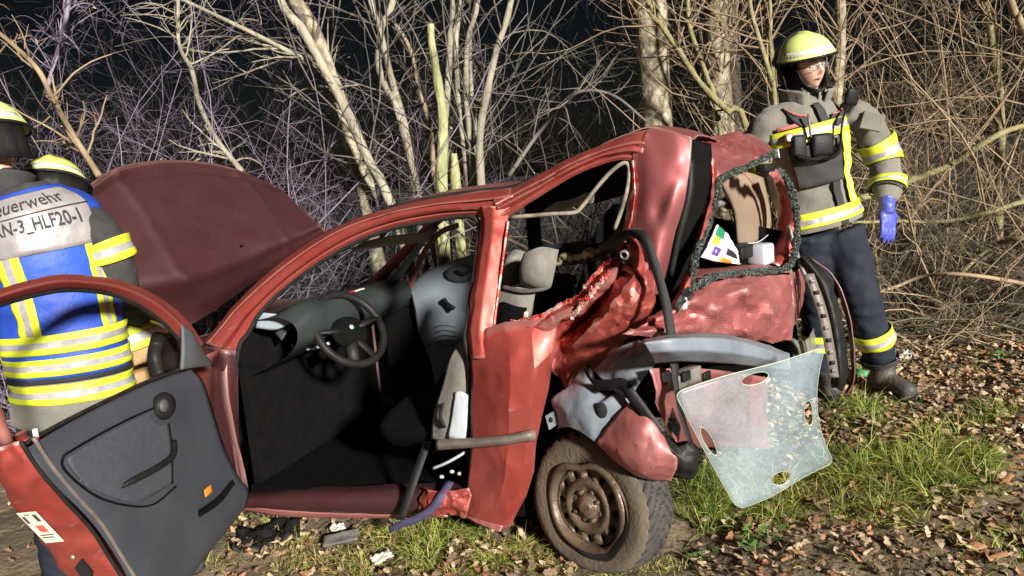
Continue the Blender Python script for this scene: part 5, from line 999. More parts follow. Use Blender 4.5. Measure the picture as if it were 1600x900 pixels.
# ------------------------------------------------------------------ people
def cloth(p, seed, amp): return amp*(.8*vn(p, 6, seed)+1.1*(.3-abs(vn((p[0]*.55+p[2]*.25, p[1]*.55, p[2]*1.5), 10, seed+3)))+.35*vn(p, 24, seed+9))
class Torso:
    def __init__(self, cs, side, fwd, rx, ry, seed=0, amp=.012):
        self.c = np.array(cs); self.rx = np.array(rx); self.ry = np.array(ry); self.s = unit(side); self.f = unit(fwd); self.seed = seed; self.amp = amp
        self.m = len(cs); k = 121; self.k = k; self.C = crom(self.c, k); self.RX = crom(self.rx, k); self.RY = crom(self.ry, k); self.T = np.gradient(self.C, axis=0); self.T /= np.linalg.norm(self.T, axis=1, keepdims=True)
    def at(self, u, v, off=0.0):
        x = max(0, min(1, v))*(self.k-1); i = min(int(x), self.k-2); f = x-i; c = self.C[i]*(1-f)+self.C[i+1]*f; rx = self.RX[i]*(1-f)+self.RX[i+1]*f; ry = self.RY[i]*(1-f)+self.RY[i+1]*f
        t = self.T[i]; s = unit(self.s-t*np.dot(self.s, t)); fw = unit(np.cross(s, t)); fw = fw if np.dot(fw, self.f) > 0 else -fw
        d = s*math.sin(u)*rx+fw*math.cos(u)*ry; n = unit(s*math.sin(u)/rx+fw*math.cos(u)/ry); p = c+d
        return p+n*(off+(cloth(p, self.seed, self.amp) if off else 0))
    def mesh(self, n=36, m=30):
        V = [self.at(2*math.pi*j/n, i/(m-1)) for i in range(m) for j in range(n)]; Fc = gridfaces(m, n, True); V += [self.C[0], self.C[-1]]; b = len(V)-2
        for j in range(n): Fc += [(b, (j+1) % n, j), (b+1, (m-1)*n+j, (m-1)*n+(j+1) % n)]
        return V, Fc
    def strip(self, nm, u0, u1, v0, v1, off, mats, parent, nu=30, across='v', parts=(.36, .28, .36), solid=.004):
        """band in three colours; across says which way the colours change"""
        mb = MB(); nseg = 9 if len(mats) == 3 else max(3, int(abs(v1-v0)*70))
        G_ = [[self.at(u0+(u1-u0)*i/(nu-1), v0+(v1-v0)*j/nseg, off) if across == 'v' else self.at(u0+(u1-u0)*j/nseg, v0+(v1-v0)*i/(nu-1), off) for j in range(nseg+1)] for i in range(nu)]
        V = np.array(G_).reshape(-1, 3); Fc = gridfaces(nu, nseg+1); I = [(min(2, (k % nseg)//3) if len(mats) == 3 else 0) for k in range(len(Fc))]
        return mk(nm, V, Fc, mats, parent, midx=I, solid=solid)
YB = ['yellow_band', 'silver_band', 'yellow_band']
def limb_pts(pts, rad, k=14): return crom(np.array(pts), k), crom(np.array(rad, float), k)
def limb_band(nm, pts, rad, f0, f1, off, mats, parent, seed=0, amp=.012, tilt=None):
    k = 60; pp, rr = limb_pts(pts, rad, k); fr = frames(pp); i0, i1 = int(f0*(k-1)), int(f1*(k-1)); n = 28; nr = max(4, min(10, i1-i0+1)); ids = np.linspace(f0, f1, 10)*(k-1); V = []
    for x in ids:
        i = int(min(x, k-2)); f = x-i; c = pp[i]*(1-f)+pp[i+1]*f; r = rr[i]*(1-f)+rr[i+1]*f; a, b = fr[i]
        for j in range(n):
            th = 2*math.pi*j/n; d = a*math.cos(th)+b*math.sin(th); p = c+d*r; V.append(p+d*(off+cloth(p, seed, amp)))
    Fc = gridfaces(10, n, True); I = [min(2, (q//n)//3) if len(mats) == 3 else 0 for q in range(len(Fc))]
    return mk(nm, V, Fc, mats, parent, midx=I, solid=.004)
def body(parent, prims, mats, voxel=.014, seed=0, amp=.012, clothed=None, skip=()):
    """prims: (V, F, axis points, radius, material index)"""
    V = []; Fc = []
    for v, f, *_ in prims:
        b = len(V); V += [tuple(p) for p in v]; Fc += [tuple(int(i)+b for i in q) for q in f]
    VV, FF, NN = remeshed(V, Fc, voxel, 5)
    best = np.full(len(VV), 1e9); mi = np.zeros(len(VV), int)
    for v, f, axp, rad, m_ in prims:
        A = np.asarray(axp); rd = np.broadcast_to(np.asarray(rad, float), (len(A),)); d = (np.linalg.norm(VV[:, None, :]-A[None], axis=2)/rd[None]).min(1); k = d < best; best[k] = d[k]; mi[k] = m_
    for i in range(len(VV)):
        if mi[i] not in skip: VV[i] += NN[i]*cloth(VV[i], seed, amp)
    fm = [int(np.bincount(mi[list(f)]).argmax()) for f in FF]
    return mk('body', VV, FF, mats, parent, midx=fm)
def prim_limb(pts, rad, m_, k=14, n=14):
    pp, rr = limb_pts(pts, rad, k); V, Fc = tube(pp, rr, n); Va, Fa = ellipsoid(pp[-1], R0, np.array([0, 1.0, 0]), EZ, rr[-1]*.98, rr[-1]*.98, rr[-1]*.6, 8, 12)
    return (V+Va, Fc+[tuple(i+len(V) for i in f) for f in Fa], pp, rr, m_)
def prim_torso(T, m_, sk=0): V, Fc = T.mesh(); return (V, Fc, T.C[sk::6], ((T.RX+T.RY)/2)[sk::6], m_)
def headset(c, fwd, up):
    f = unit(fwd); z = unit(np.asarray(up)-f*np.dot(up, f)); x = np.cross(f, z)      # x: towards the left-hand side of someone facing along f is -x
    return x, f, z
def make_head(parent, c, x, f, z, glasses=False):
    def fn(d):
        lo = max(0, -d[2]); p = np.array([d[0]*.074*(1-.30*lo**1.6), d[1]*.092*(1-.06*lo), d[2]*.116])
        if d[1] > 0:
            g = lambda a, sa_, b, sb_: math.exp(-((d[0]-a)/sa_)**2-((d[2]-b)/sb_)**2)
            p[1] += .026*g(0, .15, -.20, .13)+.016*g(0, .10, -.02, .14)+.006*g(0, .6, .24, .09)-.013*(g(.42, .20, .05, .11)+g(-.42, .20, .05, .11))+.007*g(0, .26, -.52, .07)-.004*g(0, .3, -.46, .03)+.011*g(0, .25, -.82, .14)+.004*(g(.5, .2, -.25, .2)+g(-.5, .2, -.25, .2))
        return p
    V, Fc = ellipsoid(c, x, f, z, 1, 1, 1, 48, 60, fn); h = mk('head', V, Fc, 'skin', parent)
    for s_ in (-1, 1):
        q = c+x*s_*.031+f*.0765+z*.006
        V, Fc = ellipsoid(q, x, f, z, .013, .007, .0065, 8, 12); mk('eye', V, Fc, 'eye', h); V, Fc = ellipsoid(q+f*.0045, x, f, z, .005, .0035, .0055, 8, 10); mk('pupil', V, Fc, 'iris', h)
        ptube('eyebrow', [c+x*s_*.014+f*.0905+z*.026, c+x*s_*.032+f*.087+z*.031, c+x*s_*.050+f*.074+z*.026], [.0035, .0042, .002], 'brow', h, 6, 10, flat=.6)
        V, Fc = ellipsoid(c+x*s_*.076-f*.005-z*.004, x, f, z, .010, .018, .031, 8, 12); mk('ear', V, Fc, 'skin', h)
        if glasses:
            q2 = c+x*s_*.033+f*.100+z*.004; ring = [q2+x*.024*math.cos(a)+z*.017*math.sin(a)-f*.012*abs(math.cos(a))*(math.cos(a)*s_ > 0) for a in np.linspace(0, 2*math.pi, 25)]
            ptube('spectacle_rim', ring, .0014, 'iris', h, 5, 0); ptube('spectacle_arm', [c+x*s_*.058+f*.088+z*.006, c+x*s_*.078+f*.0+z*.006], .0014, 'iris', h, 5, 4)
            V = ring[:-1]; mk('spectacle_lens', V, [tuple(range(len(V)))], 'spectacle_glass', h, solid=.001)
    if glasses: ptube('spectacle_bridge', [c+x*.011+f*.104+z*.006, c+f*.108+z*.009, c-x*.011+f*.104+z*.006], .0014, 'iris', h, 5, 6)
    ptube('lips', [c+x*.022+f*.075-z*.059, c+x*.008+f*.0875-z*.055, c+f*.0885-z*.057, c-x*.008+f*.0875-z*.055, c-x*.022+f*.075-z*.059], [.002, .005, .005, .005, .002], 'lips', h, 7, 16, flat=1.0)
    return h
def make_helmet(parent, c, x, f, z, shell='helmet', back_black=True, visor=False):
    """domed fire helmet: shell with comb and brim, dark surround, reflective band, neck curtain"""
    n1, n2 = 22, 48; V = []
    def dome(k, ph, th):
        d = np.array([math.sin(ph)*math.sin(th), math.sin(ph)*math.cos(th), math.cos(ph)]); comb = .010*math.exp(-(d[0]/.10)**2)*d[2]
        flare = .012*max(0, (ph-1.25)/.35); return c+x*d[0]*(.128*k+flare)+f*d[1]*(.150*k+flare)+z*(d[2]*(.128*k)+comb+.012)
    hs_ = MB(); hs_.add([dome(1, ph, 2*math.pi*j/n2) for ph in np.linspace(.001, 1.52, n1) for j in range(n2)], gridfaces(n1, n2, True))
    h = hs_.build('helmet', shell, parent, solid=.005)
    ptube('helmet_edge', [dome(1.02, 1.54, a) for a in np.linspace(0, 2*math.pi, 50)], .0075, 'helmet_black', h, 7, 0)
    bnd = [[dome(1.012, ph, a) for a in np.linspace(-1.5, 1.5, 40)] for ph in (1.16, 1.27, 1.38)]; mk('reflective_strip', np.array(bnd).reshape(-1, 3), gridfaces(3, 40), 'helmet_band', h, solid=.002)
    bnd = [[dome(1.012, ph, a) for a in np.linspace(1.7, 4.58, 40)] for ph in (1.16, 1.27, 1.38)]; mk('reflective_strip', np.array(bnd).reshape(-1, 3), gridfaces(3, 40), 'helmet_band', h, solid=.002)
    ptube('helmet_seam', [dome(1.006, ph, .55) for ph in np.linspace(.2, 1.35, 20)], .0018, 'helmet_black', h, 5, 0); ptube('helmet_seam', [dome(1.006, ph, -.55) for ph in np.linspace(.2, 1.35, 20)], .0018, 'helmet_black', h, 5, 0)
    if back_black:
        sur = [[dome(1.10, ph, a) for a in np.linspace(1.75, 4.53, 40)] for ph in np.linspace(.05, 1.5, 16)]; mk('rear_shell', np.array(sur).reshape(-1, 3), gridfaces(16, 40), 'helmet_black', h, solid=.006)
    cur = [[dome(.98, 1.52, a)-z*k*.045+(f*.010*k) for a in np.linspace(1.75, 4.53, 40)] for k in (0, 1, 2, 3)]; g_ = crumple(np.array(cur), .006, 20, 2); mk('neck_curtain', g_.reshape(-1, 3), gridfaces(4, 40), 'helmet_black', h, solid=.006)
    if visor:
        vz = [[dome(1.06, ph, a) for a in np.linspace(-.9, .9, 24)] for ph in np.linspace(1.0, 1.45, 8)]; mk('visor', np.array(vz).reshape(-1, 3), gridfaces(8, 24), 'visor_glass', h, solid=.003)
    return h
def make_hand(parent, wrist, direc, palm_n, m_, s_=1, length=.19):
    d = unit(direc); n = unit(np.asarray(palm_n)-d*np.dot(palm_n, d)); a = np.cross(d, n)*s_; L = length; V = []; Fc = []
    def add(vf):
        b = len(V); V.extend([tuple(p) for p in vf[0]]); Fc.extend([tuple(int(i)+b for i in q) for q in vf[1]])
    add(tube(crom([wrist-d*.05, wrist, wrist+d*L*.25, wrist+d*L*.47], 10), crom([.033, .031, .040, .040], 10), 14, True, .62) if False else ellipsoid(wrist+d*L*.25, a, n, d, .052, .022, .062, 12, 16))
    add(tube([wrist-d*.06, wrist+d*.03], [.042, .036], 14))
    for k, (off, ln, curl) in enumerate([(-.039, .42, .2), (-.013, .48, .28), (.013, .45, .36), (.037, .36, .5)]):
        p0 = wrist+d*L*.42+a*off; sp = a*off*.6; q1 = unit(d+sp*1.5); q2 = unit(d*math.cos(curl)+n*math.sin(curl)); q3 = unit(d*math.cos(curl*1.9)+n*math.sin(curl*1.9)); ll = L*ln
        add(tube(crom([p0-d*.02, p0, p0+q1*ll*.42, p0+q1*ll*.42+q2*ll*.33, p0+q1*ll*.42+q2*ll*.33+q3*ll*.25], 12), crom([.013, .0125, .0118, .0105, .0075], 12), 10))
    t0 = wrist+d*L*.14-a*.040; t1 = t0+unit(d*.7-a*.75+n*.25)*.035; t2 = t1+unit(d*.95-a*.15+n*.35)*.032; t3 = t2+unit(d*.95+a*.1+n*.4)*.024
    add(tube(crom([t0, t1, t2, t3], 10), crom([.016, .0135, .0115, .008], 10), 10))
    VV, FF, NN = remeshed(V, Fc, .0048, 3)
    return mk('glove', VV, FF, m_, parent)
def make_boot(parent, ankle, toe_dir, ground_z):
    t = unit([toe_dir[0], toe_dir[1], 0]); s = np.cross(EZ, t); a = np.array(ankle, float); sole = np.array([a[0], a[1], ground_z]); prims = []
    V1, F1 = tube([a+EZ*.06, a, sole+EZ*.06], [.068, .066, .062], 16); V2, F2 = tube(crom([sole-t*.075+EZ*.05, sole+EZ*.062, sole+t*.09+EZ*.058, sole+t*.165+EZ*.045, sole+t*.20+EZ*.035], 14), crom([.045, .055, .052, .05, .03], 14), 16)
    V = V1+V2; Fc = F1+[tuple(i+len(V1) for i in f) for f in F2]; VV, FF, NN = remeshed(V, Fc, .01, 4); VV[:, 2] = np.maximum(VV[:, 2], ground_z+.008); b = mk('boot', VV, FF, 'boot', parent)
    pts = [sole+t*.08+t*.135*math.cos(q)+s*.053*math.sin(q)*(1+.12*math.cos(q)) for q in np.linspace(0, 2*math.pi, 33)[:-1]]; mk('boot_sole', *extrude_poly([p+EZ*.0 for p in pts], EZ*.025), 'black_rubber', b, smooth=False)
    return b
# ---- standing firefighter behind the wreck
Yc = 4.0
base = P(1330, 600, Yc); base[2] = float(gz(base[0], base[1]))
PC = empty('person', base, 'firefighter in olive turnout coat and lime helmet standing behind the wreck', 'person')
fw = unit([.10, -.99, 0]); sd = unit([.99, .10, 0])
def PY(px, py, Y, dy): return P(px, py, Y-dy)+np.array([0, dy, 0])
TC = Torso([PY(a, b, Yc, .13) for a, b in zip([1300, 1296, 1288, 1276, 1267, 1262, 1259], [354, 335, 295, 230, 185, 160, 148])], sd, fw, [.195, .19, .185, .21, .205, .14, .08], [.15, .15, .14, .15, .135, .10, .075], seed=4, amp=.013)
armL = ([P(1322, 172, Yc), P(1352, 190, Yc+.02), P(1378, 243, Yc+.04), P(1384, 282, Yc), P(1385, 306, Yc-.04)], [.066, .082, .076, .074, .068]); armR = ([P(1220, 186, Yc), P(1200, 202, Yc), P(1196, 245, Yc+.04), P(1215, 285, Yc+.06), P(1236, 320, Yc+.02)], [.08, .10, .092, .08, .07])
legL = ([P(1310, 362, Yc+.02), P(1330, 415, Yc-.01), P(1352, 485, Yc-.04), P(1368, 535, Yc-.02), P(1377, 566, Yc)], [.125, .105, .088, .082, .07]); legR = ([P(1268, 362, Yc+.04), P(1272, 420, Yc+.06), P(1280, 490, Yc+.1), P(1284, 545, Yc+.12), P(1286, 585, Yc+.12)], [.125, .11, .095, .085, .075])
neck = ([P(1257, 160, Yc), P(1259, 128, Yc)], [.066, .06])
body(PC, [prim_torso(TC, 0, 36), prim_limb(*armL, 0), prim_limb(*armR, 0), prim_limb(*legL, 1), prim_limb(*legR, 1), prim_limb(*neck, 2)], ['jacket', 'trousers', 'skin'], .014, 4, .013, skip=(2,))
def vC(py): # image height of a chest line -> v along the torso
    ys_ = [354, 335, 295, 230, 185, 160, 148]
    for i in range(6):
        if ys_[i+1] <= py <= ys_[i]: return (i+(ys_[i]-py)/(ys_[i]-ys_[i+1]))/6
    return 0
TC.strip('reflective_band', -1.15, .86, vC(220), vC(196), .022, YB, PC)
TC.strip('reflective_band', .52, .86, vC(322), vC(206), .020, YB, PC, across='u')
TC.strip('reflective_band', -1.4, 1.5, vC(346), vC(322), .022, YB, PC, 50)
TC.strip('jacket_hem', -math.pi, math.pi, -.02, .10, .014, ['jacket'], PC, 60)
TC.strip('chest_patch', -.95, -.35, vC(194), vC(187), .02, ['red_patch'], PC)
TC.strip('chest_pocket', -.75, .38, vC(285), vC(224), .024, ['jacket_dark'], PC, 24, solid=.02)
TC.strip('coat_flap', .10, .30, vC(355), vC(165), .018, ['jacket_dark'], PC, 24, across='u')
limb_band('sleeve_band', *armL, .38, .56, .014, YB, PC, 4, .016); limb_band('sleeve_band', *armL, .74, .87, .014, YB, PC, 4, .016); limb_band('cuff', *armL, .905, .93, .014, ['jacket_dark'], PC, 4, .016); limb_band('sleeve_band', *armR, .38, .56, .014, YB, PC, 4, .016)
limb_band('trouser_band', *legL, .64, .76, .014, YB, PC, 4, .016); limb_band('trouser_band', *legR, .62, .74, .014, YB, PC, 4, .016)
limb_band('trouser_cuff', *legL, .93, 1.0, .012, ['jacket_dark'], PC, 4, .02)
mk('sleeve_pocket', *obox(P(1362, 190, Yc-.10), unit([.9, -.3, -.3]), unit([.35, .1, .9]), unit([.1, -.95, .1]), .10, .085, .02), 'jacket', PC, smooth=False)
make_hand(PC, P(1386, 324, Yc-.07), unit([-.04, -.1, -1]), unit([-.35, .9, 0]), 'glove_blue', -1, .215)
make_hand(PC, P(1242, 330, Yc+.02), unit([.2, -.1, -.9]), unit([.6, .4, 0]), 'glove_blue', 1)
make_boot(PC, P(1379, 560, Yc), [.30, -.85], float(gz(P(1384, 590, Yc)[0], Yc))); make_boot(PC, P(1286, 590, Yc+.12), [-.15, -.9], float(gz(P(1286, 600, Yc+.12)[0], Yc+.12)))
hc = P(1261, 106, Yc-.02); hx, hf, hz = headset(hc, [.30, -.93, -.06], [-.20, .06, 1]); make_head(PC, hc, hx, hf, hz, True)
make_helmet(PC, hc+hz*.030-hf*.008, hx, hf, hz+0*hx)
for s_ in (-1, 1):
    ribbon('chin_strap', [hc+hx*s_*.088+hf*.02+hz*.035, hc+hx*s_*.082+hf*.025-hz*.03, hc+hx*s_*.062+hf*.045-hz*.085, hc+hx*s_*.03+hf*.075-hz*.118, hc+hf*.082-hz*.126], [hf, hf, hf*.8+hz*.3, hf*.5+hz*.5, hz], .034, 'helmet_black', PC, 20, .006)
    patch('cheek_flap', [[hc+hx*s_*.09+hf*.035+hz*.02, hc+hx*s_*.095-hf*.02+hz*.02, hc+hx*s_*.09-hf*.07+hz*.02], [hc+hx*s_*.075+hf*.03-hz*.06, hc+hx*s_*.09-hf*.02-hz*.06, hc+hx*s_*.085-hf*.07-hz*.06], [hc+hx*s_*.065+hf*.02-hz*.12, hc+hx*s_*.085-hf*.02-hz*.13, hc+hx*s_*.09-hf*.06-hz*.13]], 'helmet_black', PC, 10, 10, solid=.008)
# collar, scarf, red piping
def collar(parent, c, ax_up, side, f_, r, h, gap, m_, lean=.35, name='collar'):
    rows = []
    for k in (0, .5, 1):
        rows.append([c+ax_up*h*k+side*(r*1.05+lean*h*k)*math.sin(a)+f_*(r*.95+lean*h*k)*math.cos(a)-ax_up*.03*math.cos(a)*k for a in np.linspace(gap, 2*math.pi-gap, 40)])
    return patch(name, rows, m_, parent, 10, 50, amp=.006, scale=14, solid=.012)
cc = P(1259, 168, Yc); collar(PC, cc, EZ, sd, fw, .098, .10, .45, 'jacket'); collar(PC, cc+EZ*.01, EZ, sd, fw, .080, .085, .25, 'scarf', .15, 'scarf')
for s_ in (-1, 1):
    patch('collar_wing', [[cc+sd*s_*.07+fw*.13-EZ*.045, cc+sd*s_*.12+fw*.11-EZ*.035, cc+sd*s_*.155+fw*.06+EZ*.0], [cc+sd*s_*.04+fw*.145-EZ*.10, cc+sd*s_*.09+fw*.155-EZ*.105, cc+sd*s_*.14+fw*.125-EZ*.06]], 'jacket_dark', PC, 8, 12, solid=.012)
    ptube('collar_piping', [cc+sd*s_*.065+fw*.138-EZ*.048, cc+sd*s_*.12+fw*.12-EZ*.036, cc+sd*s_*.155+fw*.07+EZ*.0], .005, 'red_patch', PC, 6, 12)
# radio microphone, coiled cord, lamp and radio on the chest
mic = boxo('radio_microphone', P(1331, 152, Yc-.12), unit([.95, .2, -.15]), unit([.15, -.2, .95]), unit([0, -1, .1]), .075, .085, .035, 'helmet_black', PC, .015)
ptube('mic_lead', [P(1326, 165, Yc-.14), P(1319, 180, Yc-.18), P(1315, 200, Yc-.205), P(1314, 225, Yc-.20)], .006, 'helmet_black', PC, 6, 20)
c0 = crom([P(1314, 222, Yc-.20), P(1308, 240, Yc-.215), P(1290, 248, Yc-.225), P(1262, 248, Yc-.225), P(1246, 244, Yc-.215)], 200); fr_ = frames(c0); V, Fc = tube(np.array([p+.009*(a*math.cos(i*1.1)+b*math.sin(i*1.1)) for i, (p, (a, b)) in enumerate(zip(c0, fr_))]), .003, 5); mk('coiled_cord', V, Fc, 'helmet_black', PC)
boxo('chest_radio', P(1284, 226, Yc-.19), sd, EZ, fw, .11, .11, .04, 'helmet_black', PC, .015); boxo('chest_radio', P(1248, 232, Yc-.18), sd, EZ, fw, .07, .13, .04, 'helmet_black', PC, .012)
ptube('radio_aerial', [P(1267, 215, Yc-.2), P(1263, 178, Yc-.19)], .006, 'debris_grey', PC, 6, 4)
V, Fc = revolve([(.0005, .012), (.014, .012), (.018, .006), (.018, -.01)], P(1233, 216, Yc-.17), fw, EZ, 18); mk('chest_lamp', V, Fc, 'helmet_band', PC); ptube('lamp_housing', [P(1233, 216, Yc-.165), P(1233, 216, Yc-.12)], .026, 'red_patch', PC, 14, 0)
TC.strip('rank_badge', -1.12, -.98, vC(232), vC(220), .026, ['label_white'], PC, 6)
# ---- firefighter in blue tabard seen from behind
Ya = 2.95
base = P(90, 690, Ya); base[2] = float(gz(base[0], base[1])); PA = empty('person', base, 'firefighter in blue tabard with silver back panel seen from behind', 'person')
fw = unit([-.40, .92, 0]); sd = unit([-.92, -.40, 0])
ysA = [690, 640, 560, 480, 395, 355, 328, 307, 294]
TA = Torso([PY(a, b, Ya, .15) for a, b in zip([86, 83, 72, 56, 31, 18, 7, -2, -8], ysA)], sd, fw, [.205, .20, .19, .195, .21, .212, .175, .115, .085], [.165, .165, .155, .158, .165, .155, .13, .09, .08], seed=9, amp=.012)
def vA(py):
    for i in range(8):
        if ysA[i+1] <= py <= ysA[i]: return (i+(ysA[i]-py)/(ysA[i]-ysA[i+1]))/8
    return 0
gA = base[2]
armAR = ([P(98, 338, Ya+.02), P(146, 358, Ya+.03), P(172, 402, Ya+.04), P(184, 446, Ya+.08), P(216, 492, Ya+.32)], [.075, .083, .08, .074, .064]); armAL = ([P(-35, 325, Ya), P(-62, 350, Ya), P(-80, 430, Ya+.05), P(-60, 480, Ya+.25), P(-20, 510, Ya+.45)], [.08, .09, .08, .075, .065])
hipR = P(128, 690, Ya); hipL = P(72, 690, Ya)
legAR = ([hipR, hipR-EZ*.3+.02*R0, np.array([hipR[0], hipR[1]+.02, gA+.10])], [.12, .10, .08]); legAL = ([hipL, hipL-EZ*.3, np.array([hipL[0]-.03, hipL[1], gA+.10])], [.12, .10, .08])
body(PA, [prim_torso(TA, 0), prim_limb(*armAR, 0), prim_limb(*armAL, 0), prim_limb(*legAR, 1), prim_limb(*legAL, 1), prim_limb([P(-4, 305, Ya), P(-10, 250, Ya)], [.065, .06], 2)], ['jacket_dark', 'trousers', 'skin'], .014, 9, .012, skip=(2,))
for lg in (legAR, legAL): make_boot(PA, lg[0][-1], [-.2, .97], gA)
make_hand(PA, armAR[0][-1], [.3, .8, -.2], [0, 0, -1], 'helmet_black', 1); make_hand(PA, armAL[0][-1], [.3, .8, -.2], [0, 0, -1], 'helmet_black', -1)
PI = math.pi
TA.strip('tabard', PI-2.6, PI+2.6, vA(592), vA(306), .018, ['vest_blue'], PA, 70)
TA.strip('tabard_edge', PI-2.6, PI+2.6, vA(596), vA(589), .021, ['vest_edge'], PA, 60)
TA.strip('back_panel', PI-1.0, PI+1.02, vA(404), vA(313), .024, ['vest_panel'], PA, 50)
TA.strip('panel_seam', PI-1.0, PI+1.02, vA(346.5), vA(345), .0285, ['vest_print'], PA, 50, solid=.001)
for k, (a0, a1) in enumerate([(-.66, -.26), (.72, 1.04)]): TA.strip('vertical_band', PI+a0, PI+a1, vA(524), vA(403), .024, YB, PA, across='u')
TA.strip('reflective_band', PI-2.4, PI+2.4, vA(553), vA(523), .026, YB, PA, 60); TA.strip('reflective_band', PI-2.4, PI+2.4, vA(585), vA(560), .026, YB, PA, 60)
TA.strip('coat_band', PI-3.1, PI+3.1, vA(628), vA(599), .016, YB, PA, 70)
TA.strip('coat_skirt', PI-3.14, PI+3.14, vA(668), vA(594), .012, ['jacket'], PA, 70)
limb_band('sleeve_band', *armAR, .38, .52, .013, YB, PA, 9, .012)
collar(PA, P(4, 304, Ya), EZ, sd, fw, .09, .06, .3, 'jacket_dark')
def back_text(txt, a0, a1, y_base, y_cap, bold):
    cu = bpy.data.curves.new('txt', 'FONT'); cu.body = txt; cu.size = 1; cu.resolution_u = 3; cu.offset = bold
    o = bpy.data.objects.new('txt', cu); COL.objects.link(o); dg = bpy.context.evaluated_depsgraph_get(); me = bpy.data.meshes.new_from_object(o.evaluated_get(dg))
    bm = bmesh.new(); bm.from_mesh(me); bmesh.ops.triangulate(bm, faces=bm.faces); bmesh.ops.subdivide_edges(bm, edges=[e for e in bm.edges if e.calc_length() > .12], cuts=1); bmesh.ops.triangulate(bm, faces=bm.faces)
    V = np.array([v.co[:] for v in bm.verts]); Fc = [[v.index for v in f.verts] for f in bm.faces]; bm.free(); bpy.data.objects.remove(o, do_unlink=True)
    x0, x1 = V[:, 0].min(), V[:, 0].max(); rx_ = .236; W = []
    v0, v1 = vA(y_base), vA(y_cap)
    for p in V:
        f_ = (p[0]-x0)/(x1-x0); xx = math.sin(a0)+(math.sin(a1)-math.sin(a0))*f_; W.append(TA.at(PI+math.asin(max(-1, min(1, xx))), v0+(v1-v0)*p[1]/.70, .0295))
    mk('back_lettering', W, Fc, 'vest_print', PA, smooth=False)
back_text('Feuerwehr', -.62, .70, 338, 318, .006); back_text('WRN-3_HLF20-1', -.76, .76, 371, 350, .018)
hcA = P(-14, 226, Ya+.02); hx, hf, hz = headset(hcA, [-.12, .97, -.15], [-.15, .1, 1]); make_head(PA, hcA, hx, hf, hz); make_helmet(PA, hcA+hz*.03, hx, hf, hz, back_black=False)
# ---- firefighter stooping over the front wing
Yb = 3.36
base = P(235, 620, Yb); base[2] = float(gz(base[0], base[1])); PB = empty('person', base, 'firefighter in ochre coat stooping over the wing, only helmet and side visible', 'person')
TB = Torso([P(216, 565, Yb), P(200, 525, Yb), P(160, 450, Yb), P(120, 380, Yb+.02), P(104, 355, Yb+.02), P(95, 332, Yb+.0)], unit([.5, -.85, 0]), unit([-.6, -.2, -.6]), [.18, .17, .15, .15, .14, .09], [.14, .14, .13, .13, .12, .08], seed=12)
def fix(p): return np.array(p)
hB = P(212, 575, Yb); gB = base[2]
body(PB, [prim_torso(TB, 0), prim_limb([P(130, 335, Yb-.1), P(120, 420, Yb-.05), P(140, 480, Yb+.12), P(160, 500, Yb+.3)], [.08, .08, .07, .06], 0), prim_limb([P(120, 365, Yb+.15), P(130, 440, Yb+.2), P(160, 480, Yb+.35)], [.08, .075, .06], 0), prim_limb([hB, hB-EZ*.35, np.array([hB[0], hB[1], gB+.1])], [.12, .1, .08], 1), prim_limb([hB+R0*.15, hB+R0*.15-EZ*.35, np.array([hB[0]+.15, hB[1]-.05, gB+.1])], [.12, .1, .08], 1), prim_limb([P(100, 335, Yb), P(86, 312, Yb-.02)], [.065, .06], 2)], ['jacket_tan', 'trousers', 'skin'], .015, 12, .012, skip=(2,))
make_boot(PB, [hB[0], hB[1], gB+.1], [-.3, .9], gB); make_boot(PB, [hB[0]+.15, hB[1]-.05, gB+.1], [-.3, .9], gB)
make_hand(PB, P(162, 503, Yb+.33), [.2, .6, -.5], [0, 0, -1], 'helmet_black', 1); make_hand(PB, P(164, 485, Yb+.38), [.2, .6, -.5], [0, 0, -1], 'helmet_black', -1)
limb_band('sleeve_band', [P(130, 335, Yb-.1), P(120, 420, Yb-.05), P(140, 480, Yb+.12), P(160, 500, Yb+.3)], [.08, .08, .07, .06], .2, .38, .013, YB, PB, 12)
TB.strip('reflective_band', -3.1, 3.1, .12, .24, .016, YB, PB, 60)
hcB = P(84, 306, Yb-.02); hx, hf, hz = headset(hcB, [-.30, .85, -.42], [-.05, .35, 1]); make_head(PB, hcB, hx, hf, hz); make_helmet(PB, hcB+hz*.025, hx, hf, hz, 'helmet_amber', back_black=False, visor=False)
# ------------------------------------------------------------------ clear patient shield leaning on the bumper
uv_out = []; 
def shield_pt(u, v): # u left-right, v top-bottom
    top = crom([P(1054, 613, 2.58), P(1130, 588, 2.62), P(1215, 566, 2.70), P(1290, 541, 2.82)], 41); mid = crom([P(1094, 692, 2.64), P(1152, 680, 2.68), P(1218, 664, 2.74), P(1277, 640, 2.82)], 41); bot = crom([P(1152, 797, 2.78), P(1205, 776, 2.84), P(1255, 746, 2.90), P(1304, 722, 2.96)], 41)
    i = u*40; k = int(min(i, 39)); f = i-k; a = top[k]*(1-f)+top[k+1]*f; b = mid[k]*(1-f)+mid[k+1]*f; c_ = bot[k]*(1-f)+bot[k+1]*f
    return crom(np.array([a, b, c_]), 101)[int(round(v*100))] if False else a*(1-v)*(1-2*v)+b*4*v*(1-v)+c_*v*(2*v-1)
pts = []; edges = []
def loop(L):
    b = len(pts); pts.extend([Vector(p) for p in L]); edges.extend([(b+i, b+(i+1) % len(L)) for i in range(len(L))])
r_ = .07; out = []
for (cx, cy, a0) in [(r_, r_, 180), (1-r_, r_, 270), (1-r_, 1-r_, 0), (r_, 1-r_, 90)]:
    for k in range(7): a = math.radians(a0+90*k/6); out.append((cx+r_*math.cos(a), cy+r_*math.sin(a)))
dense = []
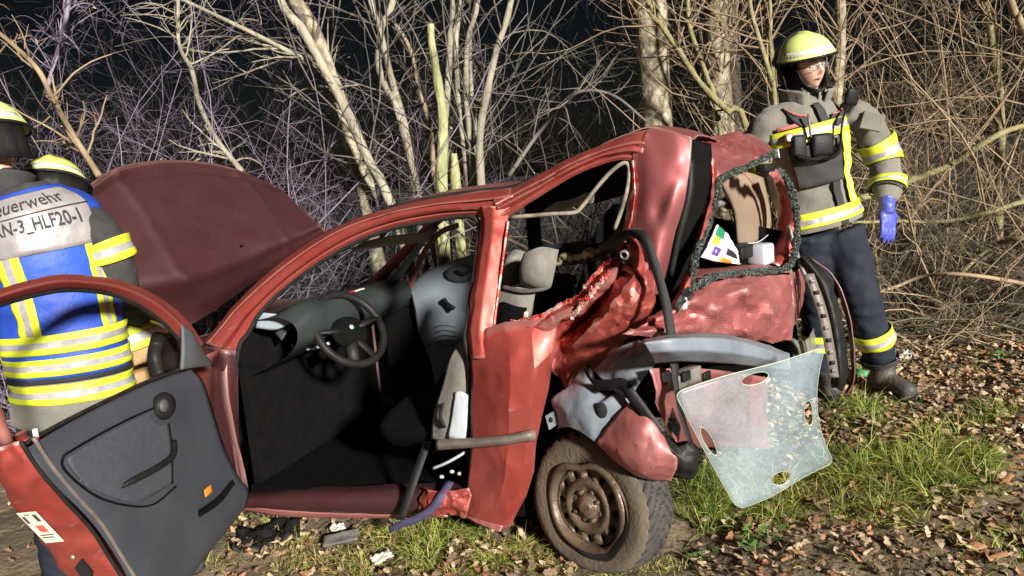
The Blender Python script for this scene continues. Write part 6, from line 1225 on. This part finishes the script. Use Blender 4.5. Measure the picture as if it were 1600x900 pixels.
for i in range(len(out)):
    p, q = np.array(out[i]), np.array(out[(i+1) % len(out)]); n_ = max(1, int(np.linalg.norm(q-p)/.06)); dense += [tuple(p+(q-p)*k/n_) for k in range(n_)]
loop(dense); holes = [(.53, .085, .085, .048), (.92, .50, .038, .105), (.075, .50, .042, .115), (.50, .915, .085, .05)]
for (cx, cy, rx_, ry_) in holes: loop([(cx+rx_*math.cos(2*PI*k/24), cy+ry_*math.sin(2*PI*k/24)) for k in range(24)])
for i in range(1, 18):
    for j in range(1, 18):
        q = (i/18, j/18)
        if all(((q[0]-h[0])/(h[2]+.02))**2+((q[1]-h[1])/(h[3]+.02))**2 > 1 for h in holes) and .05 < q[0] < .95 and .05 < q[1] < .95: pts.append(Vector(q))
r = geometry.delaunay_2d_cdt(pts, edges, [], 0, 1e-5); V2, F2 = r[0], r[2]
def inside(c_):
    if any(((c_[0]-h[0])/h[2])**2+((c_[1]-h[1])/h[3])**2 < .97 for h in holes): return False
    n_ = len(dense); k = False
    for i in range(n_):
        (x1, y1), (x2, y2) = dense[i], dense[(i+1) % n_]
        if (y1 > c_[1]) != (y2 > c_[1]) and c_[0] < (x2-x1)*(c_[1]-y1)/(y2-y1)+x1: k = not k
    return k
F2 = [f for f in F2 if inside(sum((V2[i] for i in f), Vector((0, 0)))/len(f))]
sheet = mk('shield_sheet', [shield_pt(v[0], v[1]) for v in V2], F2, ['clear_sheet', 'sheet_edge_glow'], solid=.004, rim=1)
tag(sheet, 'clear plastic patient shield with four hand holes propped against the wreck', 'plastic sheet')
ptube('sheet_rim', [shield_pt(*p)  for p in dense]+[shield_pt(*dense[0])], .0017, 'sheet_edge_glow', sheet, 5, 0)
for k, (cx, cy, rx_, ry_) in enumerate(holes): ptube('hand_hole_rim', [shield_pt(cx+rx_*math.cos(a), cy+ry_*math.sin(a)) for a in np.linspace(0, 2*PI, 33)], .0017, 'sheet_edge_glow', sheet, 5, 0)
# ------------------------------------------------------------------ debris
def scrap(nm, px, py, sx, sy, m_, label, cat, rot=0.0, h=.012, amp=.008):
    c = G(px, py)+EZ*.03; a = np.array([math.cos(rot), math.sin(rot), .1]); b = np.array([-math.sin(rot), math.cos(rot), .25])
    g_ = crumple(surf([[c+a*i*sx/2+b*j*sy/2 for i in (-1, 0, 1)] for j in (-1, 0, 1)], 10, 12), amp, 30, px)
    tag(mk(nm, g_.reshape(-1, 3), gridfaces(10, 12), m_, solid=h), label, cat)
scrap('plastic_debris', 534, 850, .16, .07, 'debris_grey', 'dirty grey plastic panel lying in the grass under the sill', 'debris', .1, .016, .003)
scrap('paper_scrap', 528, 832, .07, .05, 'white_scrap', 'crumpled white scrap lying just behind the grey plastic panel', 'debris', .5, .004, .02)
scrap('paper_scrap', 598, 880, .09, .045, 'white_scrap', 'folded off-white scrap lying in the grass below the looped seat belt', 'debris', .6, .01, .01)
scrap('paper_scrap', 1413, 562, .11, .07, 'white_scrap', 'crumpled white scrap on the leaves beside the firefighter boot', 'debris', .2, .004, .03)
scrap('torn_cloth', 420, 842, .30, .16, 'black_plastic', 'black rag of torn plastic lying under the open door', 'debris', .2, .006, .04)
c = G(1345, 592); V, Fc = ellipsoid(c+EZ*.03, R0, np.array([0, 1.0, 0]), EZ, .035, .03, .03, 10, 14); V = [v+np.array([vn(v, 30, 1), vn(v, 30, 2), vn(v, 30, 3)])*.012 for v in V]; tag(mk('glass_shard', V, Fc, 'green_glass', smooth=False), 'rounded green glass piece lying beside the firefighter boot', 'debris')
branch('thin black stick lying on the bare mud patch', [(1475, 652), (1500, 648), (1530, 650), (1550, 652)], 3.8, 7, 4, 'black_plastic') if False else None
